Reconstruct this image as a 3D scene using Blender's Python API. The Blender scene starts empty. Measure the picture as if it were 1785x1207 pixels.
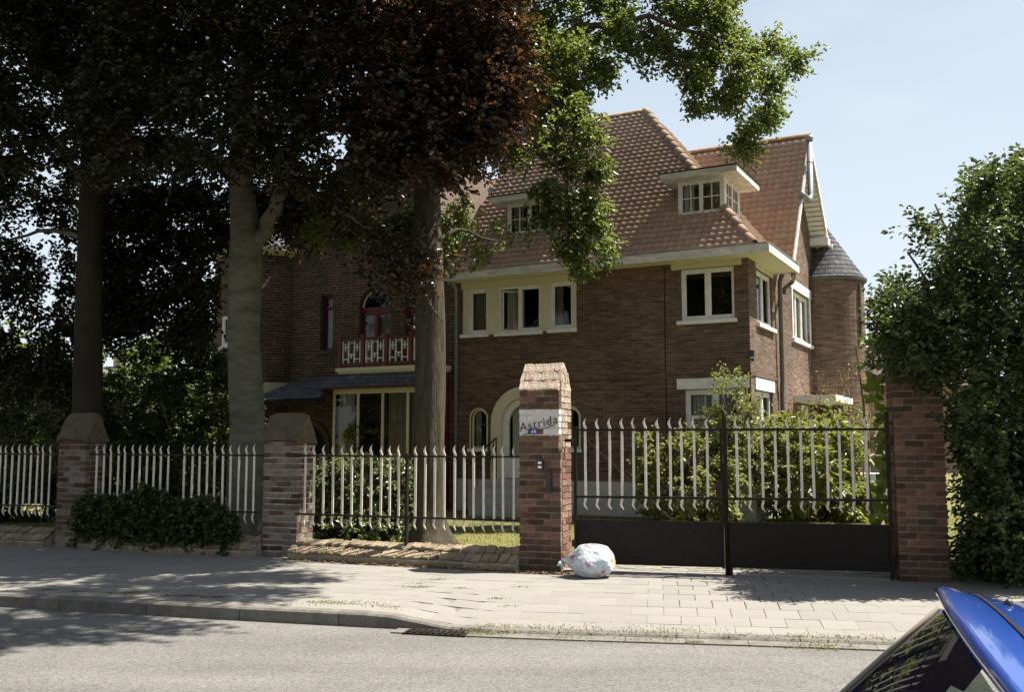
import bpy, bmesh, math, random
import numpy as np
from mathutils import Vector, Matrix
import mathutils.noise as mn
random.seed(7); rng = np.random.default_rng(7)
C = bpy.context.scene.collection
D = bpy.data
# ------------------------------------------------------------------ camera, sky, sun, exposure
F, CX, CY, EYE = 1690.0, 892.5, 603.5, 1.65
T = math.atan(166.5 / F)
cam_d = D.cameras.new('camera'); cam = D.objects.new('camera', cam_d); C.objects.link(cam)
cam.location = (0, 0, EYE); cam.rotation_euler = (math.pi / 2 + T, 0, 0)
cam_d.sensor_width = 36; cam_d.lens = 36 * F / 1785; cam_d.clip_start = 0.05; cam_d.clip_end = 2000
sc = bpy.context.scene; sc.camera = cam
SUN_EL, SUN_AZ = math.radians(60), math.atan2(0.994, 0.13)        # azimuth from +Y towards +X
SUN = Vector((math.sin(SUN_AZ) * math.cos(SUN_EL), math.cos(SUN_AZ) * math.cos(SUN_EL), math.sin(SUN_EL)))
w = D.worlds.new('World'); sc.world = w; w.use_nodes = True
nt = w.node_tree; bg = nt.nodes['Background']
sky = nt.nodes.new('ShaderNodeTexSky'); sky.sky_type = 'NISHITA'; sky.sun_disc = False
sky.sun_elevation = SUN_EL; sky.sun_rotation = SUN_AZ; sky.air_density = 1.0; sky.dust_density = 1.2; sky.ozone_density = 1.2
# thin even haze veil over the whole sky, plus faint high cloud
vm = nt.nodes.new('ShaderNodeMix'); vm.data_type = 'RGBA'; vm.inputs[7].default_value = (6.2, 6.95, 7.6, 1)
ctc = nt.nodes.new('ShaderNodeTexCoord'); cmp_ = nt.nodes.new('ShaderNodeMapping'); cmp_.inputs['Scale'].default_value = (1.2, 1.2, 3.2)
cns = nt.nodes.new('ShaderNodeTexNoise'); cns.inputs['Scale'].default_value = 2.3; cns.inputs['Detail'].default_value = 7; cns.inputs['Roughness'].default_value = 0.55
crm = nt.nodes.new('ShaderNodeMapRange'); crm.inputs[1].default_value = 0.52; crm.inputs[2].default_value = 0.8; crm.inputs[3].default_value = 0.0; crm.inputs[4].default_value = 0.15
nt.links.new(ctc.outputs['Generated'], cmp_.inputs['Vector']); nt.links.new(cmp_.outputs[0], cns.inputs['Vector']); nt.links.new(cns.outputs['Fac'], crm.inputs[0])
csp = nt.nodes.new('ShaderNodeSeparateXYZ'); nt.links.new(ctc.outputs['Generated'], csp.inputs[0])
hz = nt.nodes.new('ShaderNodeMapRange'); hz.interpolation_type = 'SMOOTHSTEP'; hz.inputs[1].default_value = 0.0; hz.inputs[2].default_value = 0.9; hz.inputs[3].default_value = 0.92; hz.inputs[4].default_value = 0.15
nt.links.new(csp.outputs['Z'], hz.inputs[0]); ham = nt.nodes.new('ShaderNodeMath'); ham.operation = 'ADD'; ham.use_clamp = True
nt.links.new(hz.outputs[0], ham.inputs[0]); nt.links.new(crm.outputs[0], ham.inputs[1]); nt.links.new(ham.outputs[0], vm.inputs[0])
nt.links.new(sky.outputs['Color'], vm.inputs[6]); nt.links.new(vm.outputs[2], bg.inputs['Color']); bg.inputs['Strength'].default_value = 0.05
sl = D.lights.new('sun', 'SUN'); sl.energy = 5.0; sl.angle = math.radians(0.53); sl.color = (1, 0.94, 0.84)
so = D.objects.new('sun', sl); C.objects.link(so); so.location = (0, 0, 30)
so.rotation_euler = SUN.to_track_quat('Z', 'Y').to_euler()
vs = sc.view_settings; vs.view_transform = 'Standard'; vs.look = 'None'; vs.exposure = 1.45; vs.gamma = 1; vs.use_curve_mapping = False

# ------------------------------------------------------------------ pixel helpers (photograph pixels -> rays)
def ray(px, py):
    u = (px - CX) / F; v = -(py - CY) / F
    return (u, math.cos(T) - math.sin(T) * v, math.sin(T) + math.cos(T) * v)
def gnd(px, py, z=0.12):
    d = ray(px, py); k = (z - EYE) / d[2]; return (d[0] * k, d[1] * k)
def atY(px, py, Y):
    d = ray(px, py); k = Y / d[1]; return (d[0] * k, Y, EYE + d[2] * k)

# ------------------------------------------------------------------ materials
MATS = {}
def mat(name, col, rough=0.8, spec=0.3, metal=0.0, noise=0.0, nscale=8.0, bump=0.0, bscale=60.0, rand=0.0, col2=None, trans=None, coat=0.0, coords='Object', stretch=(1, 1, 1)):
    if name in MATS: return MATS[name]
    m = D.materials.new(name); m.use_nodes = True; t = m.node_tree; n = t.nodes; l = t.links
    b = n['Principled BSDF']; b.inputs['Roughness'].default_value = rough
    b.inputs['Specular IOR Level'].default_value = spec; b.inputs['Metallic'].default_value = metal
    if coat: b.inputs['Coat Weight'].default_value = coat; b.inputs['Coat Roughness'].default_value = 0.04
    tc = n.new('ShaderNodeTexCoord'); mp = n.new('ShaderNodeMapping'); mp.inputs['Scale'].default_value = stretch
    l.new(tc.outputs[coords], mp.inputs['Vector'])
    rgb = n.new('ShaderNodeRGB'); rgb.outputs[0].default_value = (*col, 1); out = rgb.outputs[0]
    if noise:
        nz = n.new('ShaderNodeTexNoise'); nz.inputs['Scale'].default_value = nscale; nz.inputs['Detail'].default_value = 6; nz.inputs['Roughness'].default_value = 0.65
        l.new(mp.outputs[0], nz.inputs['Vector'])
        rp = n.new('ShaderNodeMapRange'); rp.inputs[1].default_value = 0.3; rp.inputs[2].default_value = 0.7
        l.new(nz.outputs['Fac'], rp.inputs[0])
        mx = n.new('ShaderNodeMix'); mx.data_type = 'RGBA'
        c2 = col2 if col2 else tuple(c * (1 - noise) for c in col)
        mx.inputs[7].default_value = (*c2, 1); l.new(out, mx.inputs[6]); l.new(rp.outputs[0], mx.inputs[0]); out = mx.outputs[2]
    if rand:
        oi = n.new('ShaderNodeObjectInfo'); hs = n.new('ShaderNodeHueSaturation')
        mr = n.new('ShaderNodeMapRange'); mr.inputs[3].default_value = 1 - rand; mr.inputs[4].default_value = 1 + rand
        gi = n.new('ShaderNodeNewGeometry'); ra = n.new('ShaderNodeMath'); ra.operation = 'ADD'; l.new(oi.outputs['Random'], ra.inputs[0]); l.new(gi.outputs['Random Per Island'], ra.inputs[1])
        rf_ = n.new('ShaderNodeMath'); rf_.operation = 'FRACT'; l.new(ra.outputs[0], rf_.inputs[0])
        l.new(rf_.outputs[0], mr.inputs[0]); l.new(mr.outputs[0], hs.inputs['Value'])
        ml = n.new('ShaderNodeMath'); ml.operation = 'MULTIPLY'; ml.inputs[1].default_value = 7.31
        fr = n.new('ShaderNodeMath'); fr.operation = 'FRACT'; m3 = n.new('ShaderNodeMapRange'); m3.inputs[3].default_value = 0.485; m3.inputs[4].default_value = 0.52
        l.new(rf_.outputs[0], ml.inputs[0]); l.new(ml.outputs[0], fr.inputs[0]); l.new(fr.outputs[0], m3.inputs[0]); l.new(m3.outputs[0], hs.inputs['Hue'])
        l.new(out, hs.inputs['Color']); out = hs.outputs['Color']
    l.new(out, b.inputs['Base Color'])
    if bump:
        n2 = n.new('ShaderNodeTexNoise'); n2.inputs['Scale'].default_value = bscale; n2.inputs['Detail'].default_value = 4
        l.new(mp.outputs[0], n2.inputs['Vector']); bp = n.new('ShaderNodeBump'); bp.inputs['Strength'].default_value = bump; bp.inputs['Distance'].default_value = 0.02
        l.new(n2.outputs['Fac'], bp.inputs['Height']); l.new(bp.outputs[0], b.inputs['Normal'])
    MATS[name] = m; return m

def brick_mat(name, c1, c2, mortar, bw=0.22, bh=0.056, ms=0.007, streak=0.5, mossy=0.0, bump=0.6):
    m = D.materials.new(name); m.use_nodes = True; t = m.node_tree; n = t.nodes; l = t.links; b = n['Principled BSDF']
    b.inputs['Roughness'].default_value = 0.9; b.inputs['Specular IOR Level'].default_value = 0.15
    uv = n.new('ShaderNodeUVMap'); uv.uv_map = 'UVMap'
    wn = n.new('ShaderNodeTexNoise'); wn.inputs['Scale'].default_value = 5; l.new(uv.outputs[0], wn.inputs['Vector'])
    wa = n.new('ShaderNodeVectorMath'); wa.operation = 'MULTIPLY_ADD'; wa.inputs[1].default_value = (0.012, 0.008, 0); l.new(wn.outputs['Color'], wa.inputs[0]); l.new(uv.outputs[0], wa.inputs[2])
    br = n.new('ShaderNodeTexBrick'); l.new(wa.outputs[0], br.inputs['Vector'])
    for k, v in (('Scale', 1.0), ('Mortar Size', ms), ('Mortar Smooth', 0.2), ('Bias', 0.0), ('Brick Width', bw), ('Row Height', bh)): br.inputs[k].default_value = v
    br.inputs['Color1'].default_value = (*c1, 1); br.inputs['Color2'].default_value = (*c2, 1); br.inputs['Mortar'].default_value = (*mortar, 1)
    br.offset = 0.37; br.offset_frequency = 3
    mp = n.new('ShaderNodeMapping'); mp.inputs['Scale'].default_value = (2.6, 17.0, 1); l.new(uv.outputs[0], mp.inputs['Vector'])
    ns = n.new('ShaderNodeTexNoise'); ns.inputs['Scale'].default_value = 1.0; ns.inputs['Detail'].default_value = 3; l.new(mp.outputs[0], ns.inputs['Vector'])
    mr = n.new('ShaderNodeMapRange'); mr.inputs[1].default_value = 0.35; mr.inputs[2].default_value = 0.7; mr.inputs[3].default_value = 1 - streak; mr.inputs[4].default_value = 1 + streak * 1.3
    l.new(ns.outputs['Fac'], mr.inputs[0])
    nb = n.new('ShaderNodeTexNoise'); nb.inputs['Scale'].default_value = 0.7; nb.inputs['Detail'].default_value = 5; l.new(uv.outputs[0], nb.inputs['Vector'])
    mb2 = n.new('ShaderNodeMapRange'); mb2.inputs[1].default_value = 0.3; mb2.inputs[2].default_value = 0.7; mb2.inputs[3].default_value = 0.8; mb2.inputs[4].default_value = 1.2
    l.new(nb.outputs['Fac'], mb2.inputs[0])
    mu = n.new('ShaderNodeMath'); mu.operation = 'MULTIPLY'; l.new(mr.outputs[0], mu.inputs[0]); l.new(mb2.outputs[0], mu.inputs[1])
    hs = n.new('ShaderNodeHueSaturation'); l.new(br.outputs['Color'], hs.inputs['Color']); l.new(mu.outputs[0], hs.inputs['Value'])
    l.new(hs.outputs[0], b.inputs['Base Color'])
    ad = n.new('ShaderNodeMath'); ad.operation = 'MULTIPLY_ADD'; ad.inputs[1].default_value = -1.0; l.new(br.outputs['Fac'], ad.inputs[0])
    l.new(ns.outputs['Fac'], ad.inputs[2])
    bp = n.new('ShaderNodeBump'); bp.inputs['Strength'].default_value = bump; bp.inputs['Distance'].default_value = 0.012
    l.new(ad.outputs[0], bp.inputs['Height']); l.new(bp.outputs[0], b.inputs['Normal'])
    MATS[name] = m; return m

def leaf_mat(name, c1, c2, tr, trw=0.35, rough=0.45, spec=0.4):
    m = D.materials.new(name); m.use_nodes = True; t = m.node_tree; n = t.nodes; l = t.links; b = n['Principled BSDF']
    b.inputs['Roughness'].default_value = rough; b.inputs['Specular IOR Level'].default_value = spec
    g = n.new('ShaderNodeNewGeometry'); mx = n.new('ShaderNodeMix'); mx.data_type = 'RGBA'
    mx.inputs[6].default_value = (*c1, 1); mx.inputs[7].default_value = (*c2, 1)
    l.new(g.outputs['Random Per Island'], mx.inputs[0]); l.new(mx.outputs[2], b.inputs['Base Color'])
    tb = n.new('ShaderNodeBsdfTranslucent'); tm = n.new('ShaderNodeMix'); tm.data_type = 'RGBA'; tm.inputs[0].default_value = 0.6
    l.new(mx.outputs[2], tm.inputs[6]); tm.inputs[7].default_value = (*tr, 1); l.new(tm.outputs[2], tb.inputs['Color'])
    ms = n.new('ShaderNodeMixShader'); ms.inputs[0].default_value = trw
    l.new(b.outputs[0], ms.inputs[1]); l.new(tb.outputs[0], ms.inputs[2]); l.new(ms.outputs[0], n['Material Output'].inputs['Surface'])
    MATS[name] = m; return m

def glass_mat(name, tint=(0.85, 0.9, 0.9), ior=1.5):
    m = D.materials.new(name); m.use_nodes = True; t = m.node_tree; n = t.nodes; l = t.links; n.remove(n['Principled BSDF'])
    tr = n.new('ShaderNodeBsdfTransparent'); tr.inputs[0].default_value = (*tint, 1)
    gl = n.new('ShaderNodeBsdfGlossy'); gl.inputs['Roughness'].default_value = 0.01
    fr = n.new('ShaderNodeFresnel'); fr.inputs[0].default_value = ior
    nz = n.new('ShaderNodeTexNoise'); nz.inputs['Scale'].default_value = 1.3; bp = n.new('ShaderNodeBump'); bp.inputs['Strength'].default_value = 0.03; bp.inputs['Distance'].default_value = 0.05
    tc = n.new('ShaderNodeTexCoord'); l.new(tc.outputs['Object'], nz.inputs['Vector']); l.new(nz.outputs['Fac'], bp.inputs['Height']); l.new(bp.outputs[0], gl.inputs['Normal'])
    ms = n.new('ShaderNodeMixShader'); l.new(fr.outputs[0], ms.inputs[0]); l.new(tr.outputs[0], ms.inputs[1]); l.new(gl.outputs[0], ms.inputs[2])
    l.new(ms.outputs[0], n['Material Output'].inputs['Surface']); MATS[name] = m; return m

brick_mat('house_brick', (0.158, 0.098, 0.067), (0.085, 0.056, 0.042), (0.17, 0.138, 0.106), streak=0.26, bump=0.9)
brick_mat('old_brick', (0.105, 0.05, 0.032), (0.06, 0.037, 0.026), (0.14, 0.12, 0.095), bh=0.07, ms=0.012, streak=0.35)
brick_mat('far_brick', (0.25, 0.13, 0.09), (0.2, 0.1, 0.07), (0.3, 0.26, 0.22), bh=0.07, ms=0.012, streak=0.25)
brick_mat('slate', (0.105, 0.106, 0.112), (0.068, 0.069, 0.074), (0.022, 0.022, 0.024), bw=0.2, bh=0.13, ms=0.008, streak=0.3, bump=0.9)
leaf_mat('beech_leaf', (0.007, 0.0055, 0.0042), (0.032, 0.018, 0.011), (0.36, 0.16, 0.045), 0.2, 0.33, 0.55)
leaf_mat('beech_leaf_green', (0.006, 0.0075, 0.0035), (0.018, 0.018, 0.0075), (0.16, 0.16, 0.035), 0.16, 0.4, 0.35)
leaf_mat('oak_leaf', (0.05, 0.08, 0.02), (0.15, 0.175, 0.05), (0.26, 0.32, 0.05), 0.42, 0.42, 0.45)
leaf_mat('shrub_leaf', (0.016, 0.029, 0.010), (0.052, 0.075, 0.022), (0.2, 0.26, 0.05), 0.28, 0.4, 0.4)
leaf_mat('bush_leaf', (0.095, 0.125, 0.038), (0.25, 0.25, 0.085), (0.32, 0.36, 0.06), 0.35, 0.45, 0.4)
leaf_mat('rhodo_leaf', (0.07, 0.11, 0.028), (0.22, 0.23, 0.055), (0.36, 0.4, 0.06), 0.35, 0.4, 0.4)
leaf_mat('ivy_leaf', (0.06, 0.09, 0.028), (0.19, 0.21, 0.085), (0.2, 0.26, 0.05), 0.25, 0.32, 0.6)
leaf_mat('vine_leaf', (0.09, 0.15, 0.03), (0.2, 0.25, 0.05), (0.42, 0.46, 0.06), 0.4, 0.45, 0.4)
leaf_mat('far_leaf', (0.055, 0.09, 0.02), (0.12, 0.16, 0.03), (0.34, 0.42, 0.05), 0.4, 0.5, 0.3)
leaf_mat('bronze_leaf', (0.16, 0.1, 0.035), (0.22, 0.15, 0.04), (0.4, 0.26, 0.05), 0.4, 0.5, 0.3)
leaf_mat('grass', (0.10, 0.115, 0.032), (0.21, 0.19, 0.065), (0.32, 0.32, 0.08), 0.3, 0.6, 0.2)
leaf_mat('weed', (0.07, 0.095, 0.02), (0.16, 0.16, 0.045), (0.3, 0.32, 0.06), 0.3, 0.6, 0.2)
leaf_mat('dry_leaf', (0.2, 0.13, 0.06), (0.32, 0.2, 0.09), (0.3, 0.2, 0.08), 0.2, 0.7, 0.2)
glass_mat('glass')
glass_mat('car_glass', (0.25, 0.3, 0.27), 1.55)
M = lambda k: MATS[k]
mat('paving', (0.222, 0.211, 0.193), 0.9, 0.2, noise=0.25, nscale=1.6, bump=0.35, bscale=90, rand=0.055, col2=(0.2, 0.188, 0.168))
def asphalt():
    m = mat('asphalt', (0.15, 0.146, 0.137), 0.92, 0.2, noise=0.25, nscale=1.2, bump=0.6, bscale=90, col2=(0.13, 0.126, 0.118)); t = m.node_tree; n = t.nodes; l = t.links; b = n['Principled BSDF']
    src = b.inputs['Base Color'].links[0].from_socket; tc = n.new('ShaderNodeTexCoord'); v = n.new('ShaderNodeTexVoronoi'); v.inputs['Scale'].default_value = 75; l.new(tc.outputs['Object'], v.inputs['Vector'])
    sp = n.new('ShaderNodeSeparateColor'); l.new(v.outputs['Color'], sp.inputs[0]); mr = n.new('ShaderNodeMapRange'); mr.inputs[3].default_value = 0.72; mr.inputs[4].default_value = 1.3; l.new(sp.outputs[0], mr.inputs[0])
    mp = n.new('ShaderNodeMapping'); mp.inputs['Rotation'].default_value = (0, 0, .17); mp.inputs['Scale'].default_value = (.25, 1.3, 1); l.new(tc.outputs['Object'], mp.inputs['Vector'])
    ln = n.new('ShaderNodeTexNoise'); ln.inputs['Scale'].default_value = 1.0; ln.inputs['Detail'].default_value = 5; l.new(mp.outputs[0], ln.inputs['Vector'])
    m2 = n.new('ShaderNodeMapRange'); m2.inputs[1].default_value = .3; m2.inputs[2].default_value = .7; m2.inputs[3].default_value = .8; m2.inputs[4].default_value = 1.14; l.new(ln.outputs['Fac'], m2.inputs[0])
    vc = n.new('ShaderNodeTexVoronoi'); vc.feature = 'DISTANCE_TO_EDGE'; vc.inputs['Scale'].default_value = .32; wv = n.new('ShaderNodeVectorMath'); wv.operation = 'MULTIPLY_ADD'; wv.inputs[1].default_value = (1.1, 1.1, 0); l.new(ln.outputs['Color'], wv.inputs[0]); l.new(tc.outputs['Object'], wv.inputs[2]); l.new(wv.outputs[0], vc.inputs['Vector'])
    m3 = n.new('ShaderNodeMapRange'); m3.inputs[1].default_value = .0; m3.inputs[2].default_value = .004; m3.inputs[3].default_value = .86; m3.inputs[4].default_value = 1; l.new(vc.outputs['Distance'], m3.inputs[0])
    k1 = n.new('ShaderNodeMath'); k1.operation = 'MULTIPLY'; l.new(mr.outputs[0], k1.inputs[0]); l.new(m2.outputs[0], k1.inputs[1]); k2 = n.new('ShaderNodeMath'); k2.operation = 'MULTIPLY'; l.new(k1.outputs[0], k2.inputs[0]); l.new(m3.outputs[0], k2.inputs[1])
    hs = n.new('ShaderNodeHueSaturation'); l.new(src, hs.inputs['Color']); l.new(k2.outputs[0], hs.inputs['Value']); l.new(hs.outputs[0], b.inputs['Base Color'])
asphalt()
mat('joint_sand', (0.2, 0.183, 0.155), 0.95, 0.1, noise=0.4, nscale=5)
mat('kerb_stone', (0.185, 0.172, 0.15), 0.9, 0.2, noise=0.45, nscale=6, bump=0.4, bscale=50, rand=0.08)
mat('soil', (0.06, 0.05, 0.035), 0.95, 0.1, noise=0.4, nscale=4)
mat('turf', (0.115, 0.12, 0.04), 0.95, 0.1, noise=0.4, nscale=3, col2=(0.17, 0.15, 0.06), bump=0.6, bscale=40)
mat('cream', (0.60, 0.56, 0.39), 0.6, 0.3, noise=0.12, nscale=3, bump=0.05, bscale=30)
mat('white_paint', (0.78, 0.77, 0.73), 0.5, 0.4, noise=0.12, nscale=7, col2=(0.6, 0.58, 0.52))
mat('worn_white', (0.72, 0.71, 0.67), 0.6, 0.3, noise=0.5, nscale=4, col2=(0.4, 0.37, 0.31), stretch=(1, 1, 3))
mat('soffit', (0.7, 0.66, 0.52), 0.7, 0.2, noise=0.1, nscale=5, stretch=(1, 14, 1))
mat('picket_paint', (0.72, 0.68, 0.6), 0.55, 0.35, noise=0.35, nscale=9, col2=(0.5, 0.43, 0.35), rand=0.06)
mat('black_iron', (0.008, 0.0075, 0.007), 0.55, 0.2, noise=0.4, nscale=12, col2=(0.018, 0.013, 0.009), bump=0.15)
mat('rust_iron', (0.045, 0.02, 0.015), 0.7, 0.3, noise=0.4, nscale=9)
mat('tile', (0.42, 0.275, 0.2), 0.88, 0.15, noise=0.5, nscale=1.7, rand=0.10, col2=(0.37, 0.275, 0.205), bump=0.25, bscale=40)
mat('ridge_tile', (0.42, 0.29, 0.19), 0.9, 0.15, noise=0.45, nscale=5, rand=0.1, col2=(0.25, 0.19, 0.13), bump=0.3)
mat('dark', (0.02, 0.018, 0.016), 0.9, 0.1)
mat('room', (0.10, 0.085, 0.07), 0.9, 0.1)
mat('concrete', (0.42, 0.41, 0.37), 0.85, 0.2, noise=0.25, nscale=3, bump=0.15)
mat('plinth', (0.5, 0.49, 0.43), 0.85, 0.2, noise=0.25, nscale=2.5)
mat('zinc', (0.24, 0.26, 0.29), 0.5, 0.5, metal=0.4, noise=0.3, nscale=6)
mat('old_pipe', (0.13, 0.13, 0.125), 0.5, 0.4, metal=0.2, noise=0.3, nscale=6)
mat('curtain', (0.62, 0.6, 0.54), 0.9, 0.1)
mat('beige_curtain', (0.36, 0.3, 0.2), 0.9, 0.1)
mat('oxblood', (0.13, 0.022, 0.018), 0.55, 0.35, noise=0.3, nscale=8)
mat('pier_brick', (0.195, 0.108, 0.074), 0.92, 0.12, noise=0.7, nscale=9, rand=0.4, col2=(0.1, 0.055, 0.04), bump=0.6, bscale=45)
mat('pier_brick_dark', (0.11, 0.058, 0.04), 0.92, 0.12, noise=0.6, nscale=9, rand=0.35, col2=(0.07, 0.05, 0.038), bump=0.6, bscale=45)
mat('pier_brick_pale', (0.46, 0.4, 0.32), 0.92, 0.12, noise=0.5, nscale=8, rand=0.15, col2=(0.28, 0.2, 0.15), bump=0.8, bscale=30)  # pale brick: mortar smear, with sun glare put into the colour
mat('pier_brick_sunlit', (0.27, 0.17, 0.125), 0.92, 0.12, noise=0.6, nscale=8, rand=0.2, col2=(0.17, 0.105, 0.08), bump=0.7, bscale=35)  # lighter brick for the right face, sunlight put into its colour
mat('painted_brick', (0.72, 0.71, 0.68), 0.75, 0.2, noise=0.4, nscale=7, col2=(0.5, 0.47, 0.43), bump=0.5, bscale=40)
mat('cap_stone', (0.12, 0.095, 0.066), 0.95, 0.1, noise=0.6, nscale=7, col2=(0.06, 0.055, 0.034), bump=1.0, bscale=22)
mat('mortar', (0.27, 0.24, 0.195), 0.95, 0.1, noise=0.5, nscale=5, bump=0.6, bscale=60, col2=(0.16, 0.138, 0.11))
mat('lime_mortar', (0.52, 0.5, 0.45), 0.95, 0.1, noise=0.6, nscale=3.0, bump=0.6, bscale=60, col2=(0.15, 0.125, 0.095))
mat('lime_brick', (0.12, 0.08, 0.06), 0.92, 0.12, noise=0.9, nscale=3.0, rand=0.3, col2=(0.19, 0.162, 0.135), bump=0.6, bscale=45)
mat('wall_brick', (0.3, 0.225, 0.16), 0.95, 0.1, noise=0.6, nscale=7, rand=0.2, col2=(0.17, 0.14, 0.085), bump=0.9, bscale=30)
mat('dark_bark', (0.042, 0.036, 0.026), 0.9, 0.1, noise=0.5, nscale=3, col2=(0.022, 0.02, 0.014), bump=0.4, bscale=18, stretch=(1, 1, .6))
mat('beech_bark', (0.155, 0.148, 0.115), 0.85, 0.15, noise=0.6, nscale=2.4, col2=(0.06, 0.066, 0.045), bump=0.55, bscale=9, stretch=(1, 1, 3.2))
mat('oak_bark', (0.085, 0.072, 0.05), 0.95, 0.1, noise=0.6, nscale=9, col2=(0.03, 0.026, 0.018), bump=1.0, bscale=22, stretch=(1.6, 1.6, 0.28))
mat('twig', (0.17, 0.13, 0.09), 0.9, 0.1)
mat('car_paint', (0.012, 0.075, 0.42), 0.28, 0.5, metal=0.35, coat=1.0)
mat('rubber', (0.015, 0.015, 0.015), 0.6, 0.3)
mat('rubber_trim', (0.2, 0.17, 0.14), 0.6, 0.3)
mat('plastic_dark', (0.03, 0.03, 0.03), 0.45, 0.4)
mat('rim_metal', (0.5, 0.5, 0.52), 0.3, 0.5, metal=0.9)
mat('red_lamp', (0.4, 0.01, 0.01), 0.15, 0.5)
mat('clear_lamp', (0.7, 0.7, 0.72), 0.12, 0.5)
mat('ink', (0.02, 0.02, 0.02), 0.6, 0.2)
mat('enamel_blue', (0.03, 0.07, 0.35), 0.3, 0.5)
mat('white_plain', (0.8, 0.8, 0.78), 0.5, 0.3)
mat('seat_cloth', (0.05, 0.05, 0.055), 0.9, 0.1)
mat('poster_yellow', (0.55, 0.5, 0.05), 0.6, 0.2)
mat('pale_render', (0.42, 0.37, 0.31), 0.9, 0.1, noise=0.15)
mat('slate_far', (0.16, 0.15, 0.14), 0.9, 0.1, noise=0.3, nscale=6)
mat('brown_roof', (0.1, 0.072, 0.06), 0.9, 0.1, noise=0.3, nscale=6)

# ------------------------------------------------------------------ mesh helpers
class MB:
    def __init__(s): s.v = []; s.f = []
    def quad(s, *p):
        i = len(s.v); s.v += [tuple(q) for q in p]; s.f.append(tuple(range(i, i + len(p)))); return s
    def box(s, x0, x1, y0, y1, z0, z1, fr=None, skip=''):
        P = [(x, y, z) for z in (z0, z1) for y in (y0, y1) for x in (x0, x1)]
        if fr: P = [tuple(fr @ Vector(p)) for p in P]
        i = len(s.v); s.v += P
        for f in ((0, 2, 3, 1), (4, 5, 7, 6), (0, 1, 5, 4), (2, 6, 7, 3), (0, 4, 6, 2), (1, 3, 7, 5)): s.f.append(tuple(i + k for k in f))
        return s
    def bar(s, a, b, w, h=None):                                   # rectangular bar between two points
        a = Vector(a); b = Vector(b); d = b - a; h = h or w
        q = d.to_track_quat('Z', 'Y').to_matrix().to_4x4(); q.translation = a
        return s.box(-w / 2, w / 2, -h / 2, h / 2, 0, d.length, q)
    def prism(s, pts, fn0, fn1):                                   # 2D polygon -> two caps and sides
        n = len(pts); i = len(s.v); s.v += [fn0(*p) for p in pts] + [fn1(*p) for p in pts]
        s.f.append(tuple(i + k for k in range(n))); s.f.append(tuple(i + n + k for k in reversed(range(n))))
        for k in range(n): s.f.append((i + (k + 1) % n, i + k, i + n + k, i + n + (k + 1) % n))
        return s
    def tube(s, pts, rad, n=8, cap=True):
        pts = [Vector(p) for p in pts]; rad = rad if isinstance(rad, (list, tuple)) else [rad] * len(pts)
        i0 = len(s.v); up = Vector((0, 0, 1)); prev = None
        for k, p in enumerate(pts):
            d = (pts[min(k + 1, len(pts) - 1)] - pts[max(k - 1, 0)]).normalized()
            if prev is None:
                a = d.cross(up) if abs(d.z) < 0.9 else d.cross(Vector((0, 1, 0)))
                a.normalize()
            else:
                a = (prev - d * prev.dot(d)).normalized()
            prev = a; b = d.cross(a)
            for j in range(n):
                t = 2 * math.pi * j / n; s.v.append(tuple(p + (a * math.cos(t) + b * math.sin(t)) * rad[k]))
        for k in range(len(pts) - 1):
            for j in range(n):
                q = i0 + k * n; s.f.append((q + j, q + (j + 1) % n, q + n + (j + 1) % n, q + n + j))
        if cap:
            s.f.append(tuple(i0 + j for j in reversed(range(n)))); s.f.append(tuple(i0 + (len(pts) - 1) * n + j for j in range(n)))
        return s
    def mesh(s, name, m, smooth=False, uv=False):
        me = D.meshes.new(name); me.from_pydata(s.v, [], s.f); me.materials.append(MATS[m])
        if smooth: me.polygons.foreach_set('use_smooth', [True] * len(me.polygons))
        if uv:
            ul = me.uv_layers.new(name='UVMap')
            for p in me.polygons:
                n = p.normal
                if callable(uv):
                    for li in p.loop_indices: ul.data[li].uv = uv(me.vertices[me.loops[li].vertex_index].co, p)
                    continue
                hn = Vector((n.x, n.y, 0))
                if hn.length < 0.05: t = Vector((1, 0, 0)); b = Vector((0, 1, 0))
                else: hn.normalize(); t = Vector((-hn.y, hn.x, 0)); b = n.cross(t)
                for li in p.loop_indices:
                    co = me.vertices[me.loops[li].vertex_index].co; ul.data[li].uv = (co.dot(t), co.dot(b))
        me.update(); return me
    def build(s, name, m, parent=None, smooth=False, uv=False):
        return link(name, s.mesh(name, m, smooth, uv), parent)
def link(name, me, parent=None, loc=None, rot=None):
    o = D.objects.new(name, me); C.objects.link(o)
    if parent: o.parent = parent
    if loc is not None: o.location = loc
    if rot is not None: o.rotation_euler = rot
    return o
def tag(o, label=None, cat=None, group=None, kind=None):
    if label: o['label'] = label
    if cat: o['category'] = cat
    if group: o['group'] = group
    if kind: o['kind'] = kind
    return o
def thing(name, label, cat, loc=(0, 0, 0), rz=0.0, group=None):
    o = D.objects.new(name, None); C.objects.link(o); o.location = loc; o.rotation_euler = (0, 0, rz); o.empty_display_size = 0.2
    return tag(o, label, cat, group)
def np_mesh(name, V, Fq, m, smooth=False):
    me = D.meshes.new(name); nv = len(V); nf, k = Fq.shape
    me.vertices.add(nv); me.vertices.foreach_set('co', np.ascontiguousarray(V, dtype=np.float32).ravel())
    me.loops.add(nf * k); me.loops.foreach_set('vertex_index', Fq.astype(np.int32).ravel())
    me.polygons.add(nf); me.polygons.foreach_set('loop_start', np.arange(0, nf * k, k, dtype=np.int32)); me.polygons.foreach_set('loop_total', np.full(nf, k, dtype=np.int32))
    if smooth: me.polygons.foreach_set('use_smooth', np.ones(nf, dtype=bool))
    me.materials.append(MATS[m]); me.update(calc_edges=True); return me
def unit(a): return a / np.maximum(np.linalg.norm(a, axis=1, keepdims=True), 1e-9)
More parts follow.
